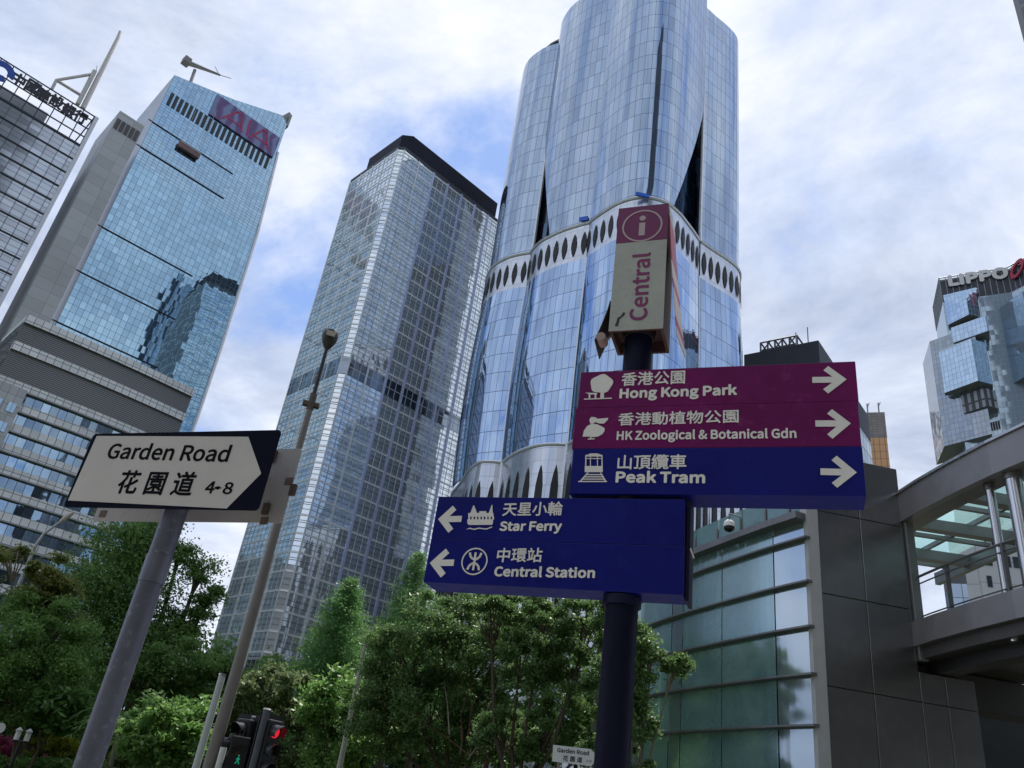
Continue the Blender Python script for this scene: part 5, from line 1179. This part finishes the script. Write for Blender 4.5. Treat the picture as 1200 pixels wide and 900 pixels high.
def small_plate():
    D = 12.5; C0 = at(671, 885, D); t = T('street_name_plate', (C0[0], C0[1], 0), 'small white street name plate reading Garden Road 1 to 3 beside the dark post', 'street sign')
    pl = Plane((C0[0], C0[1], 0), vz(azel(671, 885)[0]+90+4))
    c = [pl.sz(*p) for p in ((648.2, 872.8), (692.5, 877.8), (697, 883), (696.6, 893), (693, 898), (647, 892.3))]
    m = MB(); m.slab([pl.w(a, b, 0) for a, b in c], pl.n, .006); p = t.part('plate', m, plain('plate_pale', (.62, .66, .64), .5, 0, .06, 4))
    m = MB()
    def ln(lb, rb, top, body, bold, lat): s0, a = pl.sz(*lb); s1, b = pl.sz(*rb); text_on(m, body, pl, s0, a, s1, b, pl.sz(*top)[1]-a, .0065, bold, .003, True if lat else None)
    ln((653, 881), (690, 885), (654, 876.2), 'Garden Road', .04, True); ln((659.5, 891.5), (682, 893.8), (660.3, 885.2), '花 園 道', .02, False); ln((687, 892.6), (692.8, 893.4), (687.3, 890.2), '1-3', .0, True)
    t.part('lettering', m, plain('plate_letter', (.05, .055, .06), .5, 0, .1, 5), p)
    for x in (655, 688):
        s, z = pl.sz(x, 890); k = MB(); k.tube([pl.w(s, 0, -.03), pl.w(s, z+.1, -.03)], .022, 10); t.part('leg', k, plain('post_pinkgrey', (.22, .17, .17), .6, 0, .2, 3))
small_plate()

def street_lamps():
    D = 17.5; b = at(251, 897, D); top = at(378.5, 406, D); 
    q = np.array([b[0], b[1]]); a = azel(378.5, 406)[0]
    base = pol(-15.15, D, -EZ)
    t = T('street_lamp', base, 'tall thin street lamp with dark cup shaped head in front of the gridded tower', 'street lamp')
    zj = at(366, 476, D)[2]; zt = at(378.7, 408, D)[2]
    m = MB(); m.tube([(base[0], base[1], 0), (base[0], base[1], at(300, 770, D)[2]), (base[0], base[1], zj)], [.14, .112, .07], 20); t.part('post', m, plain('lamp_post_grey', (.21, .19, .175), .5, .35, .15, 1.2), smooth=True)
    m = MB(); m.tube([(base[0], base[1], zj), (base[0], base[1], zt)], [.048, .04], 14); t.part('upper_post', m, plain('lamp_dark', (.05, .045, .042), .5, .4, .2, 2), smooth=True)
    m = MB(); dx = vz(-15+90); m.box3(np.array([base[0], base[1], zj-.02])-dx*.19-vz(-15)*.07, dx*.38, vz(-15)*.14, (0, 0, .10)); m.tube([(base[0], base[1], zj-.1), (base[0], base[1], zj+.30)], .085, 12); t.part('bracket', m, plain('bracket_brown', (.11, .09, .075), .6, .3, .3, 3))
    zh = zt; m = MB(); prof = [(.05, 0), (.11, .09), (.165, .2), (.195, .32), (.19, .44), (.17, .49), (.07, .52)]
    m.tube([(base[0], base[1], zh+z) for r, z in prof], [r for r, z in prof], 16); hd = t.part('lamp_head', m, plain('lamp_head_dark', (.045, .042, .04), .45, .3, .2, 3), smooth=True)
    m = MB(); fw = -vz(-15); u = vz(75); z = zh+.31
    m.slab([np.array([base[0], base[1], z])+fw*.19+u*x+np.array([0, 0, y]) for x, y in ((-.10, -.04), (.10, -.04), (.12, .10), (-.12, .10))], fw, .03); t.part('lens', m, plain('lens_milky', (.45, .40, .34), .3, 0, .15, 4), hd)
    m = MB(); sg = at(257.5, 893, D-.4); m.tube([(sg[0], sg[1], sg[2]-.25), (sg[0], sg[1], sg[2]+.25)], .06, 10); t.part('number_strip', m, plain('strip_white', (.7, .7, .68), .5, 0, .1, 9))
    # white pole beside it
    D = 20; b = pol(-15.93, D, -EZ); zt = at(262, 792, D)[2]
    t = T('white_pole', b, 'short pale pole just left of the tall street lamp', 'pole')
    m = MB(); m.tube([(b[0], b[1], 0), (b[0], b[1], zt)], [.085, .075], 14); t.part('post', m, plain('pole_white', (.50, .53, .52), .5, .2, .1, 2), smooth=True)
    m = MB(); m.tube([(b[0], b[1], zt), (b[0], b[1], zt+.04)], .085, 14); t.part('cap', m, M_steel)
    # thin lamp with a curved arm at the left edge
    D = 46; b = pol(-29.0, D, -EZ); z1 = at(42, 640, D)[2]; tip = at(70, 612, D)
    t = T('street_lamp', b, 'slender pale street lamp with curved arm at the left edge above the trees', 'street lamp')
    m = MB(); m.tube([(b[0], b[1], 0), (b[0], b[1], z1)], [.13, .08], 12); t.part('post', m, plain('lamp_pale', (.45, .47, .47), .45, .4, .1, 1), smooth=True)
    k = at(48, 628, D); m = MB(); m.tube([(b[0], b[1], z1), k+(tip-k)*.15, tip], [.08, .07, .055], 10); t.part('arm', m, MATS['lamp_pale'], smooth=True)
    m = MB(); d = (tip-k); d /= np.linalg.norm(d); m.tube([tip, tip+d*.3, tip+d*.75], [.06, .15, .09], 10); t.part('lamp_head', m, plain('lamp_head_warm', (.5, .44, .36), .4, .1, .1, 2), smooth=True)
    # lamp rising among the trees in the middle
    D = 27; b = pol(-7.36, D, -EZ); zt = at(427, 750, D)[2]
    t = T('street_lamp', b, 'white street lamp with short level arm rising among the green trees', 'street lamp')
    m = MB(); m.tube([(b[0], b[1], 0), (b[0], b[1], zt)], [.10, .06], 12); t.part('post', m, plain('lamp_cream', (.38, .36, .31), .5, .2, .15, 1), smooth=True)
    m = MB(); e = at(446, 747, D); m.tube([(b[0], b[1], zt), e], [.06, .045], 8); m2 = t.part('arm', m, M_alu, smooth=True)
    m = MB(); m.tube([e-(e-np.array([b[0], b[1], zt]))*.35, e], [.09, .05], 8); t.part('lamp_head', m, M_alu, smooth=True)
    # twin lantern in the garden
    D = 33; c = at(32, 848, D); b = np.array([c[0], c[1], -.02])
    t = T('garden_lantern', b, 'black garden lantern post with two square white lamps among the flowers', 'lamp')
    m = MB(); m.tube([(b[0], b[1], 0), (b[0], b[1], c[2]-.55)], [.06, .04], 10); u = vz(azel(32, 848)[0]+90); m.tube([np.array([b[0], b[1], c[2]-.55])-u*.2, np.array([b[0], b[1], c[2]-.55])+u*.2], .03, 8); t.part('post', m, M_black)
    for s in (-1, 1):
        p = np.array([b[0], b[1], c[2]-.515])+u*.15*s
        m = MB(); m.prism([p[:2]+np.array([math.cos(a), math.sin(a)])*.085 for a in np.arange(4)*math.pi/2+.4], p[2], p[2]+.27); l = t.part('lantern', m, plain('lantern_milk', (.6, .62, .6), .4, 0, .1, 3))
        m = MB(); m.tube([p+np.array([0, 0, .271]), p+np.array([0, 0, .30]), p+np.array([0, 0, .38])], [.12, .11, .02], 8); t.part('lantern_roof', m, plain('lantern_roof', (.3, .31, .31), .5, .2, .2, 3), l)
    D = 34; c = at(0, 853, D); t = T('round_white_sign', (c[0], c[1], 0), 'small white octagonal sign cut by the left edge', 'sign')
    m = MB(); pl = Plane((c[0], c[1], 0), vz(azel(0, 853)[0]+90)); m.slab([pl.w(.17*math.cos(a), c[2]+.17*math.sin(a), 0) for a in np.arange(8)*math.pi/4+.39], pl.n, .02); t.part('plate', m, plain('sign_white', (.7, .7, .7), .5, 0, .05, 3))
    m = MB(); m.tube([pl.w(0, 0, -.06), pl.w(0, c[2], -.06)], .03, 8); t.part('leg', m, M_steel_d)
street_lamps()

def signals():
    def head(t, c, face, n, lit, name='signal_head'):
        """signal box with n lenses at centre of its top lens c, facing azimuth face"""
        f = vz(face); u = vz(face+90); sp = .31
        m = MB(); m.box3(np.array(c)-u*.17-f*.16+np.array([0, 0, -sp*(n-1)-.2]), u*.34, f*.17, (0, 0, sp*(n-1)+.4)); hd = t.part(name, m, M_black); bevel(hd, .03, 2)
        m = MB(); m.box3(np.array(c)-u*.28-f*.175+np.array([0, 0, -sp*(n-1)-.3]), u*.56, f*.012, (0, 0, sp*(n-1)+.6)); t.part('backing_board', m, M_black)
        for i in range(n):
            p = np.array(c)-np.array([0, 0, sp*i])
            m = MB(); m.tube([p+f*.012, p+f*.03], .10, 20); t.part('lens', m, (emis('signal_red', (1, .03, .06), .6) if lit == i else plain('lens_dark', (.02, .014, .014), .2, 0, .2, 6)), hd)
            m = MB(); k = 14; L = .27 if i == 0 else .20
            for j in range(k):
                a, b = math.pi*(-.18+1.36*j/k), math.pi*(-.18+1.36*(j+1)/k)
                q = lambda an, r, d, dr: p+(u*math.cos(an)+np.array([0, 0, math.sin(an)]))*r+f*(d+dr*max(0, math.sin(an)))-np.array([0, 0, d*.12])
                A, B_, C_, D_ = q(a, .125, .01, 0), q(b, .125, .01, 0), q(b, .125, L*.6, L*.4), q(a, .125, L*.6, L*.4)
                nn = (u*math.cos((a+b)/2)+np.array([0, 0, math.sin((a+b)/2)])); m.slab([A, B_, C_, D_], nn, .006)
            t.part('visor', m, plain('visor_grey', (.035, .036, .042), .3, 0, .3, 6), hd)
        return hd
    D = 16.5; top = at(313, 832, D); b = np.array([top[0], top[1], 0])
    t = T('traffic_light', b, 'grey signal post with a three lens head showing red on its right', 'traffic light')
    m = MB(); m.tube([(b[0], b[1], 0), (b[0], b[1], top[2])], .068, 20); t.part('post', m, plain('signal_post', (.10, .105, .13), .45, .3, .2, 3), smooth=True)
    m = MB(); m.tube([(b[0], b[1], top[2]), (b[0], b[1], top[2]+.03)], [.078, .06], 18); t.part('cap', m, plain('cap_grey', (.4, .4, .38), .5, .2, .2, 3))
    az = azel(313, 832)[0]; c = at(321.5, 858, D+.05)
    head(t, c, az+180-42, 3, 0)
    m = MB(); m.box3(np.array([b[0], b[1], c[2]-.35])-np.array([0, 0, .02]), (c-np.array([b[0], b[1], c[2]]))*.7, vz(az)*.03, (0, 0, .04)); t.part('bracket', m, M_black)
    D = 17.8; top = at(298.5, 841, D); b = np.array([top[0], top[1], 0])
    t = T('traffic_light', b, 'signal post behind with black heads facing left and a green walking figure', 'traffic light')
    m = MB(); m.tube([(b[0], b[1], 0), (b[0], b[1], top[2])], .06, 18); t.part('post', m, plain('signal_post_b', (.09, .09, .10), .45, .3, .2, 3), smooth=True)
    m = MB(); m.tube([(b[0], b[1], top[2]), (b[0], b[1], top[2]+.03)], [.07, .055], 16); t.part('cap', m, MATS['cap_grey'])
    az = azel(298, 841)[0]; c = at(283, 855, D-.1); head(t, c, az+180+38, 3, -1)
    c = at(268, 873, D-.2); head(t, c, az+180+75, 2, -1)
    c = at(279.5, 878, D-.55); f = vz(az+180); u = vz(az+90)
    m = MB(); m.box3(c-u*.17-f*.15-np.array([0, 0, .5]), u*.34, f*.15, (0, 0, .72)); hd = t.part('pedestrian_head', m, M_black); bevel(hd, .02)
    g = at(278.7, 890.5, D-.55); m = MB(); em = emis('signal_green', (.05, 1, .62), .2)
    for x0, z0, x1, z1 in ((0, .045, 0, .0), (0, .0, -.035, -.07), (0, .0, .035, -.07), (0, .04, -.03, .0), (0, .04, .03, .005)):
        m.tube([g+u*x0+f*.02+np.array([0, 0, z0]), g+u*x1+f*.02+np.array([0, 0, z1])], .011, 6)
    m.tube([g+f*.02+np.array([0, 0, .06]), g+f*.02+np.array([0, 0, .085])], .014, 8); t.part('walking_figure', m, em, hd)
    r = at(278, 883, D-.55); m = MB(); m.tube([r+f*.005, r+f*.02], .035, 10); t.part('standing_lens', m, plain('lens_dim_red', (.12, .02, .03), .3, 0, .3, 6), hd)
    m = MB(); k = 10
    for j in range(k):
        a, b_ = math.pi*j/k, math.pi*(j+1)/k
        q = lambda an, d: np.array(r)+np.array([0, 0, .02])+(u*math.cos(an)*.13+np.array([0, 0, math.sin(an)*.13]))+f*d
        m.slab([q(a, .01), q(b_, .01), q(b_, .16), q(a, .16)], u*math.cos((a+b_)/2)+np.array([0, 0, math.sin((a+b_)/2)]), .006)
    t.part('visor', m, MATS['visor_grey'], hd)
signals()

# ================================================================ trees and planting
def leaves_mesh(name, P, Nn, size, mat, parent, loc, aspect=.5):
    """one small four-cornered leaf per point P with rough facing Nn"""
    n = len(P); a = rng.normal(size=(n, 3)); a -= Nn*(a*Nn).sum(1)[:, None]; a /= np.linalg.norm(a, axis=1)[:, None]
    b = np.cross(Nn, a); s = size*rng.uniform(.6, 1.35, n)[:, None]
    V = np.empty((n, 4, 3)); V[:, 0] = P-a*s*.5; V[:, 1] = P+b*s*aspect*.5-Nn*s*.06; V[:, 2] = P+a*s*.5; V[:, 3] = P-b*s*aspect*.5-Nn*s*.06
    V = V.reshape(-1, 3)-np.array(loc)
    me = bpy.data.meshes.new(name); me.vertices.add(n*4); me.vertices.foreach_set('co', V.ravel())
    me.loops.add(n*4); me.loops.foreach_set('vertex_index', np.arange(n*4)); me.polygons.add(n)
    me.polygons.foreach_set('loop_start', np.arange(0, n*4, 4)); me.update(calc_edges=True)
    me.materials.append(mat); o = bpy.data.objects.new(name, me); C.objects.link(o); o.parent = parent; return o
def blob_world(D, bl):
    px, py, rx, ry = bl[:4]; dz = bl[4] if len(bl) > 4 else 0
    c = at(px, py, D+dz); sl = np.linalg.norm(c-EYE); k = sl/F
    return c, np.array([rx*k, .5*(rx+ry)*k*1.0, ry*k])
def clumps(c, r, n, shell=.55):
    d = rng.normal(size=(n, 3)); d /= np.linalg.norm(d, axis=1)[:, None]; rr = rng.uniform(shell**3, 1, n)**(1/3)
    return c+d*rr[:, None]*r*(1+.12*rng.normal(size=(n, 1)))
def tree(label, D, blobs, dens, size, mat, bark, trunk_px=None, trunk_r=.16, group='trees across the road', cat='tree', name='broadleaf_tree', csz=.30, cl=26, limbs=True, droop=0.0, hang=.3, world=None):
    B = [blob_world(D, b) for b in blobs] if world is None else world
    cen = sum((b[0] for b in B), np.zeros(3))/len(B)
    base = pol(azel(*trunk_px)[0], D, -EZ) if trunk_px else np.array([cen[0], cen[1], 0])
    base = np.array([base[0], base[1], -.05])
    t = T(name, base, label, cat, group)
    tr = MB(); low = min(b[0][2]-b[1][2]*.5 for b in B); fork = base+np.array([0, 0, max(.5, .55*low+.2)])
    fork[:2] += (cen[:2]-base[:2])*.35
    mid = (base+fork)/2+np.array([rng.normal()*.1, rng.normal()*.1, 0])
    tr.tube([base, mid, fork], [trunk_r*1.15, trunk_r, trunk_r*.85], 9)
    PTS = []
    for c, r in B:
        vol = (r[0]*r[1]*r[2])**(1/3); k = max(8, int(cl*vol**1.6)); K = clumps(c, r, min(k, 260)); PTS.append(K)
        if limbs:
            w1 = fork+(c-fork)*.5+np.array([0, 0, -.12*np.linalg.norm(c-fork)])+rng.normal(size=3)*.12
            tr.tube([fork, w1, c], [trunk_r*.6, trunk_r*.42, trunk_r*.2], 6)
            for q in K[::max(1, len(K)//9)]:
                m_ = (c+q)/2+rng.normal(size=3)*.1*vol; tr.tube([w1*.3+c*.7, m_, q], [trunk_r*.2, trunk_r*.13, trunk_r*.05], 4, 0, False)
    t.part('trunk', tr, bark, smooth=True)
    K = np.vstack(PTS); R = np.concatenate([np.full(len(p), (b[1][0]*b[1][1]*b[1][2])**(1/3)) for p, b in zip(PTS, B)])
    n = int(dens); idx = rng.integers(0, len(K), n)
    off = rng.normal(size=(n, 3))*(csz*np.clip(R[idx], .5, 2.2)*.5*rng.uniform(.6, 1.3, len(K))[idx])[:, None]*np.array([1, 1, .62])
    P = K[idx]+off; P[:, 2] -= droop*np.abs(off[:, 0])
    N0 = rng.normal(size=(n, 3))*.8+np.array([0, 0, .75]); N0 /= np.linalg.norm(N0, axis=1)[:, None]
    leaves_mesh('foliage', P, N0, size, mat, t.o, t.loc)
    return t
L_dark = leafmat('leaf_dark', (.06, .14, .04), (.155, .27, .075))
L_mid = leafmat('leaf_mid', (.075, .17, .045), (.17, .30, .08))
L_bright = leafmat('leaf_bright', (.05, .12, .03), (.10, .20, .05))
L_olive = leafmat('leaf_olive', (.07, .11, .04), (.15, .20, .085))
L_yel = leafmat('leaf_yellow', (.17, .20, .02), (.32, .34, .04))
L_autumn = leafmat('leaf_autumn', (.085, .13, .035), (.21, .23, .065))
L_fern = leafmat('leaf_feather', (.06, .16, .05), (.14, .28, .09))
L_gloss = leafmat('leaf_glossy', (.05, .115, .038), (.125, .21, .068), .42, .45)
L_pink = leafmat('leaf_pink', (.16, .03, .06), (.32, .05, .12))
G = 'trees across the road'
# dark trees filling the back of the park
for k, (x0, blobs) in enumerate(((40, [(40, 790, 70, 60), (10, 840, 60, 40)]), (165, [(150, 800, 70, 55), (215, 815, 60, 50)]), (300, [(300, 830, 60, 50), (250, 845, 45, 40)]), (420, [(420, 800, 70, 70), (380, 850, 60, 40)]), (560, [(560, 790, 80, 70), (500, 850, 60, 45)]), (680, [(670, 800, 80, 70), (720, 850, 60, 40)]))):
    lab = ['dark background tree at the left edge behind the pink flowers', 'dark background tree behind the grey name plate post', 'dark background tree behind the white pole', 'dark background tree behind the two feathery conifers', 'dark background tree behind the middle ficus', 'dark background tree behind the blue signs and dark post'][k]
    tree(lab, 58, blobs+[(blobs[0][0]-30, 868, 50, 26), (blobs[0][0]+40, 872, 50, 26)], 13000, .42, L_dark, M_bark, None, .3, G, csz=.5, cl=6)
tree('tall dark tree with airy right side behind the grey name plate post', 46, [(150, 642, 34, 24), (182, 630, 28, 20), (120, 690, 40, 34), (165, 690, 34, 34), (130, 745, 52, 36), (235, 668, 17, 13), (246, 696, 14, 13), (222, 728, 20, 13), (196, 752, 34, 24), (210, 650, 18, 12)], 48000, .18, L_dark, M_bark, (165, 880), .34, G, csz=.85, cl=13)
tree('left edge tree with thin yellowing top branches', 41, [(12, 655, 26, 20), (38, 690, 34, 26), (62, 668, 20, 16), (70, 712, 26, 26)], 9000, .2, L_autumn, M_barkp, (40, 880), .2, G, csz=.34, cl=9)
tree('dense green tree at the lower left edge', 40, [(20, 750, 44, 42), (60, 790, 40, 44), (15, 815, 44, 36), (60, 745, 34, 30)], 38000, .15, L_mid, M_bark, (30, 880), .22, G, csz=.34, cl=9)
tree('wide dark crown beside the white tower base', 43, [(215, 785, 48, 22), (262, 782, 30, 16), (285, 800, 34, 22), (180, 800, 40, 24)], 26000, .18, L_dark, M_bark, (225, 885), .22, G, csz=.36, cl=9)
tree('pale olive bushy tree behind the traffic lights', 31, [(318, 800, 36, 22), (340, 835, 30, 26), (295, 835, 30, 26), (325, 868, 38, 24)], 20000, .15, L_olive, M_bark, (325, 890), .14, G, csz=.34, cl=12)
tree('short green tree between traffic lights and thin lamp', 29, [(385, 840, 34, 30), (415, 820, 30, 34), (400, 880, 40, 26), (440, 850, 34, 36)], 18000, .17, L_mid, M_bark, (405, 895), .12, G, csz=.36, cl=12)
def conifer(label, D, px, top, bot, hw, n, trunk_px):
    """feathery deciduous conifer: whorls of drooping sprays on a straight stem"""
    b = pol(azel(*trunk_px)[0], D, -EZ); zt = at(px, top, D)[2]; zb = at(px, bot, D)[2]; k = np.linalg.norm(at(px, bot, D)-EYE)/F; Rm = hw*k
    b[2] = -.05; t = T('feathery_conifer', b, label, 'tree', G)
    tr = MB(); tr.tube([b, (b[0], b[1], zt*.5), (b[0], b[1], zt-.2)], [.2, .12, .02], 8); P = []
    nb = 90
    for i in range(nb):
        f = (i+.5)/nb; z = zb+(zt-zb)*f-.2; L = Rm*(1-f)**.72*rng.uniform(.62, 1.12)+.12; an = i*2.4+rng.normal()*.3
        d = np.array([math.cos(an), math.sin(an), 0]); s = np.array([b[0], b[1], z-.15*L]); e = s+d*L+np.array([0, 0, L*rng.uniform(.12, .4)])
        tr.tube([s, s*.5+e*.5+np.array([0, 0, .06*L]), e], [.035*(1-f)+.01, .02*(1-f)+.008, .005], 4, 0, False)
        m = int(n/nb*(.35+1.3*(1-f))); q = rng.uniform(.18, 1.04, m); c = s+(e-s)*q[:, None]; spread = (.10+.17*L*(1-.45*q))[:, None]
        o = rng.normal(size=(m, 3))*spread*np.array([1, 1, .75]); o[:, 2] -= .10*L*rng.random(m); P.append(c+o)
    t.part('trunk', tr, M_bark, smooth=True); P = np.vstack(P); N0 = rng.normal(size=(len(P), 3))*.8+np.array([0, 0, .6]); N0 /= np.linalg.norm(N0, axis=1)[:, None]
    leaves_mesh('foliage', P, N0, .13, L_fern, t.o, t.loc, .32)
conifer('broad feathery light green conifer left of the thin lamp', 36, 368, 666, 860, 66, 52000, (366, 890))
conifer('slim feathery conifer rising behind the middle ficus', 40, 448, 636, 850, 52, 38000, (446, 890))
conifer('small feathery conifer beside the left blue sign corner', 42, 482, 690, 850, 34, 11000, (480, 890))
tree('small leaved ficus with glossy crown left of the dark post', 24, [(520, 735, 52, 38), (475, 775, 48, 44), (560, 770, 50, 46), (500, 830, 60, 46), (450, 830, 40, 44), (560, 850, 50, 40), (600, 720, 34, 26)], 85000, .092, L_gloss, M_bark, (545, 895), .13, G, csz=.30, cl=24, name='ficus_tree')
tree('spreading ficus with fine bare branches touching the dark post', 21, [(640, 718, 46, 28), (690, 735, 40, 34), (610, 770, 40, 40), (680, 790, 44, 34), (640, 860, 30, 34), (590, 865, 34, 30), (575, 722, 40, 26), (700, 865, 30, 30)], 74000, .085, L_gloss, M_bark, (600, 898), .11, G, csz=.28, cl=24, name='ficus_tree')
tree('young leafy tree reaching past the dark post over the green glass', 15.5, [(765, 762, 20, 13), (790, 780, 15, 12), (752, 790, 18, 18), (745, 735, 12, 14), (752, 845, 16, 16), (735, 815, 20, 26), (725, 765, 22, 30), (728, 875, 30, 30)], 15000, .085, L_gloss, M_barkp, (722, 898), .055, G, csz=.34, cl=60, name='young_tree')
# bare twigs inside the ficus
def twigs():
    t = T('dry_branches', pol(azel(570, 895)[0], 22.4, -EZ), 'bundle of bare red brown branches inside the ficus crowns', 'branches')
    for k in range(14):
        x, y = rng.uniform(520, 610), rng.uniform(860, 895); m = MB(); p = at(x, y, 22.4); q = at(x+rng.normal()*26, y-rng.uniform(28, 75), 22.4+rng.normal()*.4); z = (p+q)/2+rng.normal(size=3)*.2
        m.tube([p, z, q], [.022, .013, .005], 5); t.part('branch', m, M_barkr if k % 3 else M_barkp, smooth=True)
    st = MB(); p = at(570, 893, 22.4); st.tube([(p[0], p[1], 0), p], [.09, .07], 7); t.part('stem', st, M_barkr)
twigs()
SG = 'shrubs and flowers in the park bed'
def shrub(label, D, blobs, dens, size, mat, cat='shrub', name='shrub', csz=.4, cl=20): return tree(label, D, blobs, dens, size, mat, M_bark, None, .06, SG, cat, name, csz, cl)
shrub('light green shrub with big drooping leaves behind the lantern', 38, [(62, 822, 24, 16), (80, 838, 18, 18), (45, 838, 18, 14)], 1900, .34, L_bright)
shrub('broad leaved green shrub right of the grey name plate post', 33, [(190, 840, 34, 20), (215, 855, 30, 24), (180, 868, 34, 22), (225, 880, 34, 18)], 6000, .23, L_mid)
shrub('bright yellow shrub right of the lantern', 41, [(60, 872, 20, 11), (72, 880, 16, 10), (50, 884, 16, 10)], 3500, .16, L_yel)
shrub('small yellow shrub right of the grey name plate post', 37, [(148, 880, 12, 8), (155, 890, 13, 8)], 1600, .16, L_yel)
shrub('pink flowering shrub at the bottom left edge', 43, [(5, 880, 22, 13), (24, 886, 20, 12), (45, 895, 20, 9)], 4500, .14, L_pink, 'flowers', 'flowering_shrub')
shrub('low clipped hedge along the bottom left edge', 39, [(10, 905, 34, 12), (60, 903, 34, 12), (110, 905, 34, 12)], 9000, .14, L_mid, 'hedge', 'hedge')
shrub('low brownish hedge right of the grey name plate post', 36, [(150, 905, 26, 14), (195, 910, 30, 14), (240, 912, 30, 12)], 8000, .14, L_olive, 'hedge', 'hedge')
def palm():
    D = 36; b = pol(azel(140, 885)[0], D, -EZ); c = at(142, 838, D); t = T('small_palm', b, 'small palm with arching fronds right of the grey name plate post', 'palm', SG)
    tr = MB(); tr.tube([(b[0], b[1], 0), c], [.11, .08], 8); t.part('trunk', tr, M_barkp, smooth=True); m = MB()
    for k in range(15):
        an = k*2.4; L = rng.uniform(1.1, 1.9); d = np.array([math.cos(an), math.sin(an), 0]); up = rng.uniform(.3, .9); pts = [c+d*L*f+np.array([0, 0, L*(up*f-.95*f*f)]) for f in np.linspace(0, 1, 9)]
        m.tube(pts, [.025]*8+[.008], 4)
        for i in range(1, 9):
            for s in (-1, 1):
                w_ = np.cross(d, [0, 0, 1.0])*s; q = pts[i]; l = .42*(1-abs(i/8-.45)); m.poly([q, q+w_*l*.5+d*.1+np.array([0, 0, -.03]), q+w_*l+d*.22+np.array([0, 0, -.16]), q+d*.07])
    t.part('fronds', m, L_mid)
palm()
# unseen trees added behind the photographer to keep sky light off the signs
for k, (x, y, z, r) in enumerate(((-8.5, -7.5, 6.0, 3.0), (6.5, -9.5, 6.2, 3.2))):
    W = [(np.array([x+dx*r, y+dy*r, z+dz*r]), np.array([.62, .62, .5])*r) for dx, dy, dz in ((0, 0, .4), (.55, .1, 0), (-.55, .1, 0), (0, -.55, -.1), (.1, .5, .1))]
    tree(['street tree behind the photographer on the left', 'street tree behind the photographer on the right'][k], 1, [], 7000, .34, L_dark, M_bark, None, .16, 'street trees behind the photographer', csz=.5, cl=6, world=W)
